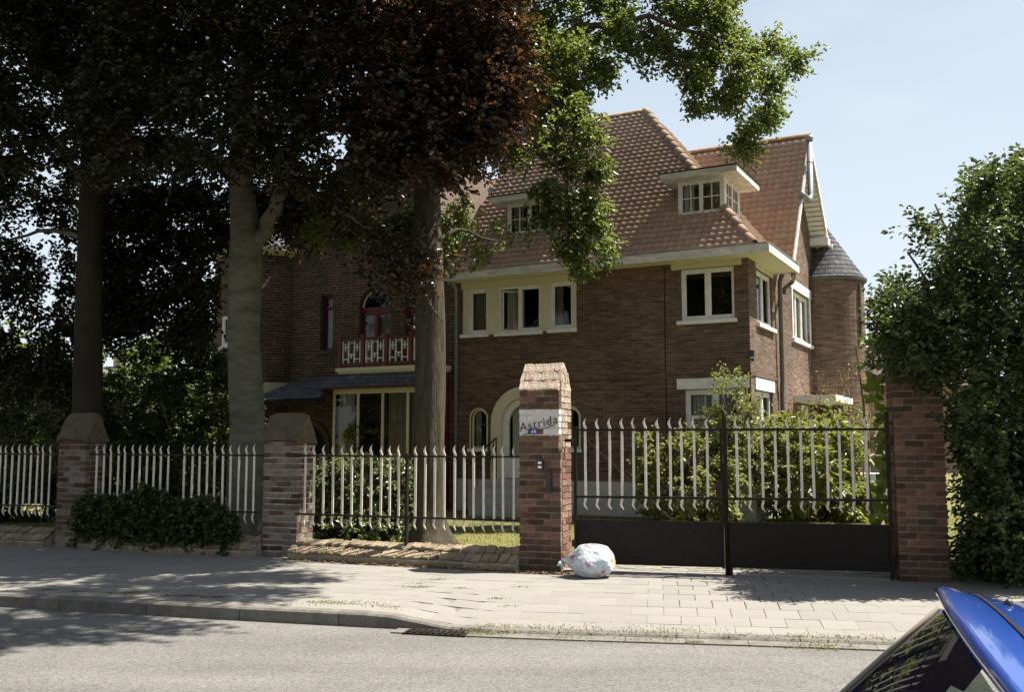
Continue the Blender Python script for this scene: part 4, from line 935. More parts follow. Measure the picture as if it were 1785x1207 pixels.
MB().box(-.1, WX + .05, 6.3, 6.62, 6.62, 6.8).build('boxed_eave', 'white_paint', H)
MB().box(WX - .3, WX + .1, 6.6, 7.6, 6.55, 6.68).build('rear_gutter', 'white_paint', H)
MB().tube([(.50, 3.95, 8.76), (.50, 3.95, 8.64)], [.10, .085], 12).tube([(.50, 3.95, 8.66), (.50, 3.95, 7.35), (.49, 3.85, 7.24), (.47, 3.7, 7.2), (.44, 3.3, 7.22)], .068, 12).tube([(.5, 3.95, 8.1), (.5, 3.95, 8.14)], .08, 12).build('vent_pipe', 'zinc', H, True)
# dormers
def dormer(x0, x1, yb, sx1, cols, bars, right_win=False, rx0=None, rx1=None):
    y0 = .54; z0, z1 = 6.35, 7.08
    b = MB(); t = .05
    wall(b, front(y0), x0, x1, z0 - .03, z1 + .02, [(x0 + .05, x1 - .05, z0 + .04, z1 - .03)], .08)
    b.quad((x0, y0, z0 - .03), (x0, yb, z0 - .03), (x0, yb, z1 + .02), (x0, y0, z1 + .02))
    if right_win: wall(b, side(x1), y0, yb, z0 - .0, z1 + .02, [(y0 + .12, yb - .1, z0 + .12, z1 - .03)], .08)
    else: b.quad((x1, y0, z0 - .03), (x1, yb, z0 - .03), (x1, yb, z1 + .02), (x1, y0, z1 + .02))
    b.quad((x0, yb, z0), (x1, yb, z0), (x1, yb, z1), (x0, yb, z1))
    d_ = b.build('dormer', 'white_paint', H)
    f_ = front(y0)
    def win(fn, u0, u1, a, c, cols, bars, d):
        mb = MB(); fr = .045; t0 = d
        mbox(mb, fn, u0, u0 + fr, t0, t0 + .05, a, c); mbox(mb, fn, u1 - fr, u1, t0, t0 + .05, a, c); mbox(mb, fn, u0, u1, t0 + .002, t0 + .048, a, a + fr); mbox(mb, fn, u0, u1, t0 + .002, t0 + .048, c - fr, c)
        w_ = (u1 - u0) / cols
        for k in range(cols):
            if k: mbox(mb, fn, u0 + k * w_ - .04, u0 + k * w_ + .04, t0 - .003, t0 + .05, a + fr, c - fr)
            l_, r_ = u0 + k * w_ + .04, u0 + (k + 1) * w_ - .04
            for i in range(bars[0]): u = l_ + (r_ - l_) * (i + 1) / (bars[0] + 1); mbox(mb, fn, u - .011, u + .011, t0 + .012, t0 + .04, a + fr, c - fr)
            for i in range(bars[1]): z = a + (c - a) * (i + 1) / (bars[1] + 1); mbox(mb, fn, l_, r_, t0 + .014, t0 + .038, z - .011, z + .011)
        mb.build('window_frame', 'white_paint', d_)
        MB().quad(fn(u0 + .02, t0 + .026, a + .02), fn(u1 - .02, t0 + .026, a + .02), fn(u1 - .02, t0 + .026, c - .02), fn(u0 + .02, t0 + .026, c - .02)).build('pane', 'glass', d_)
    win(f_, x0 + .05, x1 - .05, z0 + .04, z1 - .03, cols, bars, .0)
    curtain(f_, x0 + .1, x0 + .1 + (x1 - x0 - .2) / cols * .55, z0 + .08, z1 - .05, .12, 'curtain', d_, 3, .012)
    if right_win: win(side(x1), y0 + .12, yb - .1, z0 + .12, z1 - .03, 2, (1, 1), .0)
    MB().box(x0 - .27, sx1, .16, yb + .25, z1 + .0, z1 + .125).build('dormer_roof', 'worn_white', d_)
    MB().box(x0 - .29, sx1 + .02, .14, yb + .27, z1 + .127, z1 + .15).build('roof_felt', 'dark', d_)
    MB().box(x0 - .12, x1 + .02, y0 - .1, y0 + .02, z0 - .12, z0 - .02).build('flashing', 'old_pipe', d_)
    return d_
dormer(-1.58, -.59, 1.75, -.22, 2, (1, 1), True)
dormer(-5.66, -4.0, 1.45, -3.75, 3, (1, 1))
# ---------------- stair turret with conical slate roof
cx_, cy_, r_ = .27, 7.0, .9; N_ = 40
b = MB()
for z in (.1, 5.76): b.v += [(cx_ + r_ * math.cos(2 * math.pi * k / N_), cy_ + r_ * math.sin(2 * math.pi * k / N_), z) for k in range(N_)]
for k in range(N_): b.f.append((k, (k + 1) % N_, N_ + (k + 1) % N_, N_ + k))
def cuv(co, p):
    a = math.atan2(co.y - cy_, co.x - cx_); ca = math.atan2(p.center.y - cy_, p.center.x - cx_)
    if a - ca > math.pi: a -= 2 * math.pi
    if ca - a > math.pi: a += 2 * math.pi
    return (a * r_, co.z)
b.build('turret_wall', 'house_brick', H, False, cuv)
b = MB(); nz_ = 12; R1 = r_ + .07; za, zb_ = 5.74, 7.25                # slate courses stepped like laid slates
for k in range(nz_):
    t0, t1 = k / nz_, (k + 1) / nz_; ra, rb = R1 * (1 - t0) + .012, R1 * (1 - t1) + .002
    z0, z1 = za + (zb_ - za) * t0, za + (zb_ - za) * t1; i = len(b.v)
    for (rr, z) in ((ra - .004, z0 - .012), (ra, z0), (max(rb, .002), z1)): b.v += [(cx_ + rr * math.cos(2 * math.pi * j / N_), cy_ + rr * math.sin(2 * math.pi * j / N_), z) for j in range(N_)]
    for e_ in range(2):
        for j in range(N_): b.f.append((i + e_ * N_ + j, i + e_ * N_ + (j + 1) % N_, i + (e_ + 1) * N_ + (j + 1) % N_, i + (e_ + 1) * N_ + j))
b.build('turret_roof', 'slate', H, False, cuv)
MB().tube([(cx_, cy_, 5.70), (cx_, cy_, 5.78)], [R1 - .01, R1 + .015], N_).build('turret_gutter', 'old_pipe', H)
MB().tube([(cx_ + .86, cy_ - .36, 4.2), (cx_ + .86, cy_ - .36, 5.6)], .03, 6).build('rain_pipe', 'old_pipe', H)
# canopy over the side door, its steps
MB().box(.0, .93, 3.85, 6.2, 2.55, 2.70).build('door_canopy', 'white_paint', H)
mb = MB()
for i in range(5): mb.box(.9, 2.3, 3.2 + i * .32, 5.3, .1 + i * .16, .12 + (i + 1) * .16)
mb.build('side_steps', 'concrete', H)
mb = MB(); mbox(mb, sw, 4.6, 5.4, -.012, .02, .85, 2.5); mb.build('side_door', 'white_paint', H)

# ------------------------------------------------------------------ neighbouring older house
G = thing('old_brick_house', 'shaded old red brick house with balcony, glazed bay and round tower', 'house', (OX, OY, 0), -HA)
mb = MB()
lo = [(-10.63, -10.23, 3.86, 5.25), (-9.45, -8.52, 3.36, 5.33), (-8.12, -7.2, 3.36, 5.33), (-8.78, -8.33, 6.3, 6.95)]
wall(mb, fw, -11.7, XL - .02, .1, 6.0, [o for o in lo if o[3] < 6], .18)
wall(mb, fw, -8.9, -8.2, 6.0, 7.2, [lo[3]], .15)
pk = (-9.1, 9.3)
mb.quad(fw(-11.7, 0, 6.0), fw(-8.9, 0, 6.0), fw(-8.9, 0, 9.1), fw(*[pk[0], 0, pk[1]])); mb.quad(fw(-8.9, 0, 7.2), fw(-8.2, 0, 7.2), fw(-8.2, 0, 8.3), fw(-8.9, 0, 9.1)); mb.quad(fw(-8.2, 0, 6.0), fw(XL - .02, 0, 6.0), fw(XL - .02, 0, 6.5), fw(-8.2, 0, 8.3))
spandrel(mb, fw, -9.45, -8.52, 4.865, .18); spandrel(mb, fw, -8.12, -7.2, 4.87, .18)
mb.quad((-11.7, 0, .1), (-11.7, 8, .1), (-11.7, 8, 6), (-11.7, 0, 6)); mb.quad((-11.7, 8, .1), (XL, 8, .1), (XL, 8, 6), (-11.7, 8, 6))
mb.build('wall', 'old_brick', G, uv=True)
MB().quad((-11.6, 2.6, .1), (XL - .1, 2.6, .1), (XL - .1, 2.6, 6), (-11.6, 2.6, 6)).box(-11.6, XL - .05, .03, 2.6, 3.05, 3.2).build('partition', 'room', G)
b = MB(); b.quad((-12.0, -.25, 5.8), (pk[0], -.25, 9.45), (pk[0], 8, 9.45), (-12.0, 8, 5.8)); b.quad((XL + .0, -.25, 6.45), (pk[0], -.25, 9.45), (pk[0], 8, 9.45), (XL + .0, 8, 6.45)); b.build('roof', 'brown_roof', G)
f = window(G, fw, -10.63, -10.23, 3.86, 5.25, 1, fr=.05, d=.13, m='oxblood', transoms=(4.93,), sill=.1, sill_m='cap_stone'); curtain(fw, -10.57, -10.3, 3.92, 4.9, .24, 'curtain', f, 4)
for (a, c) in ((-9.45, -8.52), (-8.12, -7.2)):
    f = window(G, fw, a, c, 3.36, 4.865, 2, fr=.06, d=.1, m='oxblood', transoms=(4.72,)); ct = (a + c) / 2
    mb = MB(); arch_ring(mb, fw, ct, 4.865, .41, .462, .08, .15, 4.865); mb.build('arched_head', 'oxblood', f)
    mb = MB(); arch_ring(mb, fw, ct, 4.865, .385, .41, .085, .13, 4.87); mb.build('head_bead', 'white_paint', f)
    MB().quad(*[fw(ct + .41 * math.cos(q), .12, 4.865 + .41 * math.sin(q)) for q in np.linspace(0, math.pi, 12)]).build('pane', 'glass', f)
    curtain(fw, a + .08, c - .08, 3.4, 4.7, .24, 'curtain', f, 10)
window(G, fw, -8.78, -8.33, 6.3, 6.95, 2, fr=.04, d=.06, sill=.05)
# glazed bay with slate skirt roof and balcony above
BY = -.6; bx0, bx1 = -9.72, -6.85; fb = front(BY)
mb = MB(); wall(mb, fb, bx0, bx1, .1, 2.92, [(bx0 + .05, bx1 - .05, .75, 2.88)], .05); mb.quad((bx0, BY, .1), (bx0, 0, .1), (bx0, 0, 2.92), (bx0, BY, 2.92)); mb.quad((bx1, BY, .1), (bx1, 0, .1), (bx1, 0, 2.92), (bx1, BY, 2.92)); bay = mb.build('bay', 'oxblood', G)
nb = 4; wb = (bx1 - bx0 - .1) / nb; mb = MB()
for k in range(nb + 1): u = bx0 + .05 + k * wb; mbox(mb, fb, u - .028, u + .028, -.005, .05, .75, 2.88)
mbox(mb, fb, bx0 + .05, bx1 - .05, -.003, .045, 2.75, 2.88); mbox(mb, fb, bx0 + .05, bx1 - .05, -.003, .045, .75, .82); mb.build('bay_frame', 'cream', bay)
for k in range(nb): u = bx0 + .05 + k * wb; MB().quad(fb(u + .02, .025, .8), fb(u + wb - .02, .025, .8), fb(u + wb - .02, .025, 2.8), fb(u + .02, .025, 2.8)).build('pane', 'glass', bay)
curtain(fb, bx0 + .1, bx0 + .55, .8, 2.76, .14, 'curtain', bay, 5); curtain(fb, bx0 + 1.5, bx0 + 2.3, .8, 2.76, .14, 'beige_curtain', bay, 9)
mb = MB(); x0, x1 = bx0 - .25, bx1 + .12
mb.quad((x0, BY - .3, 2.9), (x1, BY - .3, 2.9), (x1 - .2, BY - .0, 3.24), (x0 + .35, BY - .0, 3.24)); mb.quad((x0, BY - .3, 2.9), (x0 + .35, BY, 3.24), (x0 + .35, 0, 3.24), (x0, 0, 2.9)); mb.build('skirt_roof', 'slate', bay, uv=True)
MB().box(x0 + .02, x1 - .02, BY - .28, -.01, 2.865, 2.895).build('skirt_board', 'oxblood', bay)
bal = MB().box(bx0 + .12, bx1 + .05, BY - .06, .0, 3.27, 3.36).box(bx0 + .17, bx1 + .0, BY - .03, 0, 3.22, 3.27).build('balcony', 'cream', G)
npan = 4; pw = (bx1 - bx0 - .2) / npan; yr = BY + .0
for k in range(npan + 1):
    x = bx0 + .2 + k * pw; MB().box(x - .045, x + .045, yr - .045, yr + .045, 3.36, 4.14 if k % 2 else 4.1).build('post', 'oxblood', bal)
mb = MB().box(bx0 + .245, bx1 - .05, yr - .03, yr + .03, 4.0, 4.05).box(bx0 + .245, bx1 - .05, yr - .03, yr + .03, 3.4, 3.46); mb.build('rail', 'oxblood', bal)
for k in range(npan):
    a = bx0 + .2 + k * pw + .07; w_ = pw - .14; lt = MB(); B = lambda u0, u1, z0, z1: lt.box(a + u0 * w_, a + u1 * w_, yr - .012, yr + .012, z0, z1)
    t_ = .022
    for u in (0, .33, .67, 1.0): B(u * .94 - .0, u * .94 + .06, 3.47, 3.99)
    B(.02, .33, 3.83, 3.855); B(.02, .33, 3.55, 3.575); B(.67, .96, 3.83, 3.855); B(.67, .96, 3.55, 3.575); B(.15, .2, 3.75, 3.93); B(.79, .84, 3.75, 3.93)
    B(.33, .64, 3.66, 3.685); B(.47, .52, 3.58, 3.66)
    lt.tube([(a + w_ * (.37 + .3 * q / 8), yr, 3.9 + .06 * math.sin(math.pi * q / 8)) for q in range(9)], .012, 4)
    lt.build('lattice_panel', 'white_paint', bal)
# lean-to porch roof beside the bay, pale arch in its shade
mb = MB().quad((-12.0, -1.05, 2.62), (bx0 - .05, -1.05, 2.66), (bx0 - .05, -.0, 3.2), (-11.2, -.0, 3.2)).quad((-12.0, -1.05, 2.62), (-11.2, 0, 3.2), (-12.0, 0, 2.62)); mb.build('porch_roof', 'slate', G, uv=True)
MB().box(-12.0, bx0 - .05, -1.05, -.98, 2.5, 2.61).build('porch_beam', 'dark', G)
mb = MB(); arch_ring(mb, front(-.02), -10.9, 1.5, .55, .68, -.03, .02, .1); mb.build('porch_arch', 'cap_stone', G)
MB().box(-11.4, -10.4, -.015, .01, .1, 2.0).build('porch_door', 'dark', G)
# round tower at the left corner
tx, ty, tr = -12.75, .25, 1.2; b = MB()
for z in (.1, 6.35): b.v += [(tx + tr * math.cos(2 * math.pi * k / 36), ty + tr * math.sin(2 * math.pi * k / 36), z) for k in range(36)]
for k in range(36): b.f.append((k, (k + 1) % 36, 36 + (k + 1) % 36, 36 + k))
def tuv(co, p):
    a = math.atan2(co.y - ty, co.x - tx); ca = math.atan2(p.center.y - ty, p.center.x - tx)
    if a - ca > math.pi: a -= 2 * math.pi
    if ca - a > math.pi: a += 2 * math.pi
    return (a * tr, co.z)
b.build('tower_wall', 'old_brick', G, False, tuv)
MB().tube([(tx, ty, 6.3), (tx, ty, 6.42), (tx, ty, 6.5)], [tr + .02, tr + .16, tr + .16], 36).build('tower_cornice', 'cream', G)
MB().tube([(tx, ty, 2.72), (tx, ty, 3.1)], [tr + .04, tr + .06], 36).build('tower_band', 'cream', G)
MB().tube([(tx, ty, 6.5), (tx, ty, 8.3)], [tr + .18, .02], 36).build('tower_roof', 'slate', G, False, tuv)
wy = ty - tr
f = window(G, front(wy - .04), tx - .15, tx + .25, 4.0, 4.75, 1, fr=.05, d=.0, sill=.06)

pq = hw(-9.0, BY + .35)
R = thing('potted_plant', 'leafy green pot plant behind the glass of the bay', 'plant', (pq.x, pq.y, .75))
POT = R
MB().tube([(0, 0, 0), (0, 0, .3)], [.12, .16], 14).build('pot', 'cap_stone', R)
MB().box(-9.52, -9.28, BY + .05, BY + .055, 1.62, 1.98).build('poster', 'poster_yellow', bay)
# ------------------------------------------------------------------ pale house far behind on the left, roof far behind on the right
def far_house(label, x0, x1, y, dp, ze, zr, wm, rm):
    R = thing('far_house', label, 'house', ((x0 + x1) / 2, y, 0), 0)
    w_ = (x1 - x0) / 2; fn = front(0)
    ops = [(-w_ + w_ * 2 * (k + .3) / 4, -w_ + w_ * 2 * (k + .7) / 4, z, z + 1.2) for k in range(4) for z in ((1.0, 3.6) if ze > 5 else (1.0,))]
    mb = MB(); wall(mb, fn, -w_, w_, 0, ze, ops, .15); mb.quad((-w_, 0, 0), (-w_, dp, 0), (-w_, dp, ze), (-w_, dp / 2, zr - .1), (-w_, 0, ze)); mb.quad((w_, 0, 0), (w_, dp, 0), (w_, dp, ze), (w_, dp / 2, zr - .1), (w_, 0, ze)); mb.quad((-w_, dp, 0), (w_, dp, 0), (w_, dp, ze), (-w_, dp, ze)); mb.build('wall', wm, R, uv=True)
    rf_ = MB().quad((-w_ - .3, -.4, ze - .2), (w_ + .3, -.4, ze - .2), (w_ + .3, dp / 2, zr), (-w_ - .3, dp / 2, zr)).quad((-w_ - .3, dp + .4, ze - .2), (w_ + .3, dp + .4, ze - .2), (w_ + .3, dp / 2, zr), (-w_ - .3, dp / 2, zr)).build('roof', rm, R)
    MB().box(w_ * .3, w_ * .3 + .6, dp / 2 - .3, dp / 2 + .3, zr - .5, zr + .7).build('chimney', 'far_brick', rf_)
    for a, c, z0, z1 in ops: window(R, fn, a, c, z0, z1, 2, fr=.07, d=.08, sill=.05)
far_house('pale rendered house seen in scraps behind the dark beech foliage', -26, -15, 42, 8, 4.2, 5.2, 'pale_render', 'slate_far')
far_house('far brick house whose brown roof shows beyond the slate turret', 15.0, 24, 48, 9, 4.6, 6.7, 'far_brick', 'brown_roof')

# ------------------------------------------------------------------ trees
def pt(px, py, Y): return Vector(atY(px, py, Y))
def trunk_mesh(name, P, Rr, m, seg=22, rid=.05, flare=None):
    """ringed trunk with lumpy, ridged section"""
    P = [Vector(p) for p in P]; pts = []; rad = []
    for (a, ra), (b2, rb) in zip(zip(P[:-1], Rr[:-1]), zip(P[1:], Rr[1:])):
        k = max(2, int((b2 - a).length / .12))
        for i in range(k): t = i / k; pts.append(a.lerp(b2, t)); rad.append(ra + (rb - ra) * t)
    pts.append(P[-1]); rad.append(Rr[-1]); b = MB(); b.tube(pts, rad, seg)
    for i, v in enumerate(b.v):
        k = i // seg
        if k >= len(pts): break
        c = pts[k]; d = Vector(v) - c; th_ = math.atan2(d.y, d.x)
        s_ = 1 + rid * mn.noise(Vector((math.cos(th_) * 2.2, math.sin(th_) * 2.2, c.z * .9))) * 1.6 + rid * .9 * mn.noise(Vector((math.cos(th_) * 6, math.sin(th_) * 6, c.z * 1.2 + 5)))
        if flare and c.z < flare[0]: t = (flare[0] - c.z) / flare[0]; s_ *= 1 + flare[1] * t * t * (1 + .5 * math.sin(th_ * 4 + 1))
        b.v[i] = tuple(c + d * s_)
    return b.mesh(name, m, True)
def limb(b, P, r0, r1, seg=8):
    P = [Vector(p) for p in P]; Q = []
    for a, c in zip(P[:-1], P[1:]):
        for i in range(4): Q.append(a.lerp(c, i / 4) + Vector((random.gauss(0, .02), random.gauss(0, .02), random.gauss(0, .02))))
    Q.append(P[-1]); n_ = len(Q); b.tube(Q, [r0 + (r1 - r0) * (i / (n_ - 1)) ** .8 for i in range(n_)], seg)
def out_dirs(P, c, zb=.1):
    d = P - np.array(c); d[:, 2] = d[:, 2] * .4 + zb; return unit(d) + rng.normal(0, .45, P.shape)
def sunny_gap(P):
    """False where a twig would stand in the gap that lets the sun through to the ivy mound"""
    h = P[:, 2] - .8; k = math.cos(SUN_EL) / math.sin(SUN_EL)
    x = P[:, 0] - math.sin(SUN_AZ) * k * h; y = P[:, 1] - math.cos(SUN_AZ) * k * h
    return ~((x > -3.3) & (x < -.9) & (y > 14.75) & (y < 16.1) & (rng.uniform(0, 1, len(P)) < .93))
def crown(parent, name, m, groups, L, W_, per, twig=.4, droop=.3, jit=.03, flat=.7, fold=.25):
    A = [sprays(P, Dv, rng.uniform(.6, 1.2, len(P)) * twig, per, droop, .5, jit, flat) for P, Dv in groups]
    p, a, n_ = (np.concatenate([x[i] for x in A]) for i in range(3))
    return tag(link(name, leaf_mesh(name, m, p, a, n_, L, W_, fold), parent), kind='stuff')
def clumpy(P, k=.55, s=.28):
    """draw points towards random clump centres so that crowns show light and dark masses"""
    n_ = max(4, len(P) // 26); c = P[rng.integers(0, len(P), n_)]; out = P.copy()
    for i in range(0, len(P), 2000):
        q = P[i:i + 2000]; d = ((q[:, None, :] - c[None]) ** 2).sum(2); j = d.argmin(1); out[i:i + 2000] = q + (c[j] - q) * k
    return out + rng.normal(0, s * .3, P.shape)

# copper beech B (forked grey trunk) and the slim dark one A
tB = thing('copper_beech_tree', 'copper beech with a smooth grey forked trunk and purple leaves', 'tree', tuple(Vector((*pt(432, 900, 16).xy, 0))), 0, 'copper beeches behind the railings')
def loc(o, P): return [Vector(p) - o.location for p in P]
cB = [Vector((-4.37, 16, .05)), pt(431, 745, 16), pt(424, 600, 16), pt(428, 480, 16), pt(430, 420, 16), pt(420, 330, 16), pt(424, 150, 16), pt(440, -20, 16), pt(450, -200, 15.8)]
link('trunk', trunk_mesh('trunk', loc(tB, cB), [.32, .285, .25, .28, .27, .19, .17, .14, .1], 'beech_bark', rid=.045, flare=(.7, .5)), tB)
b = MB(); Bl = lambda *P: loc(tB, P)
limb(b, Bl(pt(436, 440, 16), pt(470, 385, 15.8), pt(505, 300, 15.5), pt(530, 200, 15), pt(600, 60, 14), pt(680, -80, 13.2)), .15, .06)
limb(b, Bl(pt(424, 200, 16), pt(360, 80, 15.2), pt(300, -60, 14.3)), .09, .04); limb(b, Bl(pt(530, 220, 15), pt(640, 230, 14), pt(760, 260, 13.4), pt(860, 250, 13)), .06, .02); limb(b, Bl(pt(500, 310, 15.5), pt(620, 380, 14.4), pt(720, 470, 13.8), pt(770, 560, 13.7)), .05, .012)
limb(b, Bl(pt(600, 60, 14), pt(740, 60, 13.2), pt(880, 90, 12.8)), .05, .015); limb(b, Bl(pt(420, 330, 16), pt(330, 250, 16.5), pt(230, 240, 17)), .07, .02)
b.build('limbs', 'beech_bark', tB, True)
upB = [(180, -80), (880, -80), (870, 20), (905, 60), (900, 120), (880, 220), (830, 260), (760, 295), (690, 330), (600, 360), (520, 360), (440, 310), (180, 310)]
loB = [(180, 300), (640, 330), (620, 400), (520, 410), (460, 400), (390, 430), (385, 590), (300, 610), (180, 570)]
hgB = [(560, 370), (730, 370), (790, 420), (780, 500), (755, 570), (700, 560), (650, 500), (560, 440)]
edB = [(620, 120), (840, 40), (905, 60), (905, 130), (885, 230), (835, 280), (760, 330), (690, 310)]
cc = (-3.5, 15.5, 6)
gB = []
for poly, n_, y0, y1 in ((upB, 4300, 12.4, 17.5), (loB, 1900, 16.6, 19), (hgB, 95, 13.1, 14.2), (edB, 900, 12.2, 13.6)):
    P = clumpy(poly_pts(poly, n_, y0, y1), .4); P = P[sunny_gap(P)]; gB.append((P - np.array(tB.location), out_dirs(P, cc)))
for c, r, n_ in (((-4.0, 14.8, 10.2), (4.4, 4, 2.2), 3600), ((.0, 11.2, 9.4), (3.0, 2.8, 1.1), 2300), ((-4.8, 11.6, 9.6), (3.6, 2.8, 1.2), 1700), ((-5, 18.5, 8.0), (4, 2, 2.5), 700)):
    P, dd = ellipsoid_pts(c, r, n_, .3); gB.append((clumpy(P, .4) - np.array(tB.location), dd))
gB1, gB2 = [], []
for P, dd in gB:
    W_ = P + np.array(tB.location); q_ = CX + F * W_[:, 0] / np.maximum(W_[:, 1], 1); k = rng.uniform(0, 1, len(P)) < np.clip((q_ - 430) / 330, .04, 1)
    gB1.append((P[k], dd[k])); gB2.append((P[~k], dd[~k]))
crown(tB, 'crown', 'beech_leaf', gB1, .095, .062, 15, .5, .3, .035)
crown(tB, 'shaded_crown', 'beech_leaf_green', gB2, .095, .062, 15, .5, .3, .035)  # left of the crown: its shade put into a darker leaf colour
tA = thing('copper_beech_tree', 'copper beech with a slim dark trunk standing behind the dim pier', 'tree', (-7.23, 16.5, 0), 0, 'copper beeches behind the railings')
cA = [Vector((-7.23, 16.5, .05)), pt(152, 745, 16.5), pt(153, 600, 16.5), pt(158, 400, 16.5), pt(163, 200, 16.5), pt(167, 0, 16.5), pt(170, -200, 16.4)]
link('trunk', trunk_mesh('trunk', loc(tA, cA), [.30, .245, .225, .205, .19, .17, .12], 'dark_bark', rid=.03, flare=(.8, .4)), tA)
b = MB(); Al = lambda *P: loc(tA, P)
limb(b, Al(pt(158, 330, 16.5), pt(80, 230, 16), pt(-20, 160, 15.5)), .08, .03); limb(b, Al(pt(165, 100, 16.5), pt(300, 20, 15.5), pt(340, -100, 15)), .07, .03); limb(b, Al(pt(160, 420, 16.5), pt(90, 400, 17), pt(10, 420, 17.5)), .06, .02)
b.build('limbs', 'beech_bark', tA, True)
upA = [(-120, -80), (220, -80), (220, 330), (130, 300), (-120, 300)]; loA = [(-120, 260), (200, 280), (200, 580), (120, 680), (40, 660), (-120, 680)]
gA = []
for poly, n_, y0, y1 in ((upA, 1500, 13, 18), (loA, 1500, 16.9, 19.5)):
    P = clumpy(poly_pts(poly, n_, y0, y1), .5); gA.append((P - np.array(tA.location), out_dirs(P, (-8, 16.5, 6))))
for c, r, n_ in (((-9, 15.2, 9.8), (4, 4, 2.5), 3000), ((-11.5, 15, 7), (3, 3, 2.5), 800)):
    P, dd = ellipsoid_pts(c, r, n_, .3); gA.append((clumpy(P, .4) - np.array(tA.location), dd))
crown(tA, 'crown', 'beech_leaf_green', gA, .095, .062, 15, .5, .3, .035)
# oak C
tC = thing('oak_tree', 'oak with ridged bark and green leafy boughs arching over the red roof', 'tree', (-1.22, 14.6, 0))
cC = [Vector((-1.22, 14.6, .02)), pt(748, 900, 14.6), pt(749, 700, 14.6), pt(751, 560, 14.6), pt(747, 450, 14.6), pt(745, 330, 14.7), pt(740, 180, 14.9), pt(760, 20, 15.2), pt(800, -160, 15.6)]
link('trunk', trunk_mesh('trunk', loc(tC, cC), [.27, .235, .225, .215, .225, .2, .18, .16, .12], 'oak_bark', 30, .06, flare=(.55, .75)), tC)
b = MB(); Cl = lambda *P: loc(tC, P)
limb(b, Cl(pt(745, 330, 14.7), pt(830, 200, 15.6), pt(900, 110, 16.6), pt(1010, 50, 17.3), pt(1130, 30, 17.5), pt(1250, 70, 17.6), pt(1330, 130, 17.6)), .12, .02)
limb(b, Cl(pt(900, 110, 16.6), pt(960, 180, 16.6), pt(985, 280, 16.55), pt(1000, 380, 16.55), pt(1010, 440, 16.55)), .05, .012)
limb(b, Cl(pt(747, 420, 14.6), pt(800, 400, 15.1), pt(870, 420, 15.6)), .05, .012); limb(b, Cl(pt(1130, 30, 17.5), pt(1200, 130, 17.4), pt(1210, 190, 17.4)), .03, .01); limb(b, Cl(pt(1250, 70, 17.6), pt(1280, 160, 17.6), pt(1290, 250, 17.6)), .03, .008)
limb(b, Cl(pt(745, 300, 14.7), pt(660, 340, 15), pt(600, 400, 15.4)), .05, .012); limb(b, Cl(pt(750, 60, 15.1), pt(880, -40, 16.2), pt(1020, -120, 17)), .09, .03)
b.build('limbs', 'oak_bark', tC, True)
O1 = [(870, -80), (1290, -80), (1275, 0), (1310, 45), (1350, 70), (1398, 95), (1392, 130), (1365, 160), (1350, 200), (1345, 235), (1310, 225), (1275, 215), (1240, 205), (1215, 165), (1180, 130), (1140, 105), (1095, 125), (1050, 165), (1020, 200), (1010, 215), (960, 250), (900, 260), (880, 250), (900, 100)]
O2 = [(905, 230), (1040, 190), (1052, 240), (1050, 320), (1062, 390), (1055, 440), (1000, 462), (965, 455), (950, 400), (930, 350), (890, 300)]
O3 = [(560, 380), (780, 330), (900, 375), (925, 400), (870, 440), (835, 470), (740, 470), (620, 440), (560, 440)]
O4 = [(1265, 225), (1345, 220), (1340, 240), (1300, 275), (1262, 265)]; O5 = [(1175, 120), (1215, 130), (1225, 200), (1185, 205)]; O6 = [(690, 380), (800, 400), (805, 560), (770, 600), (760, 480)]
gC = []
for poly, n_, y0, y1 in ((O1, 2450, 17.1, 18.6), (O2, 820, 16.2, 16.9), (O3, 620, 15.7, 16.6), ([(850, 40), (1010, 50), (1020, 215), (960, 270), (900, 300), (850, 260)], 520, 16.4, 17.2), (O4, 60, 17.3, 17.7), (O5, 50, 17.3, 17.7), (O6, 60, 15.5, 16.0)):
    P = clumpy(poly_pts(poly, n_, y0, y1), .56); P = P[sunny_gap(P)]; gC.append((P - np.array(tC.location), out_dirs(P, (0.5, 17, 7), -.1)))
for c, r, n_ in (((1.6, 18.8, 10.8), (2.8, 1.6, 1.8), 260), ((-2.5, 17.5, 10.5), (2.5, 2.0, 2), 500)):
    P, dd = ellipsoid_pts(c, r, n_, .3); gC.append((clumpy(P, .5) - np.array(tC.location), dd))
crown(tC, 'crown', 'oak_leaf', gC, .085, .055, 14, .3, .2, .045, .5)
# dark evergreen tree by the right pier
tE = thing('evergreen_tree', 'tall dark evergreen shrub tree crowding the right gate pier', 'tree', (5.9, 12.0, 0))
link('trunk', trunk_mesh('trunk', [(0, 0, .02), (.05, 0, 1.2), (-.05, .1, 2.6), (.1, .1, 4.0)], [.13, .11, .08, .03], 'oak_bark', 12, .05), tE)
b = MB()
for a in range(7): t_ = a * 2.4; limb(b, [(0, 0, 1 + a * .35), (.5 * math.cos(t_), .4 * math.sin(t_), 1.7 + a * .38), (1.0 * math.cos(t_), .7 * math.sin(t_), 2.4 + a * .4)], .05, .012)
b.build('limbs', 'oak_bark', tE, True)
E1 = [(1535, 590), (1555, 515), (1600, 500), (1640, 470), (1660, 430), (1640, 400), (1680, 380), (1690, 330), (1720, 320), (1760, 300), (1900, 270), (1900, 1010), (1690, 1000), (1675, 800), (1665, 680), (1600, 640), (1560, 630)]
E2 = [(1575, 400), (1640, 405), (1650, 440), (1620, 430)]; E3 = [(1540, 545), (1580, 505), (1640, 560), (1640, 660), (1560, 650)]
gE = []
E4 = [(1685, 760), (1900, 760), (1900, 1020), (1695, 1010)]
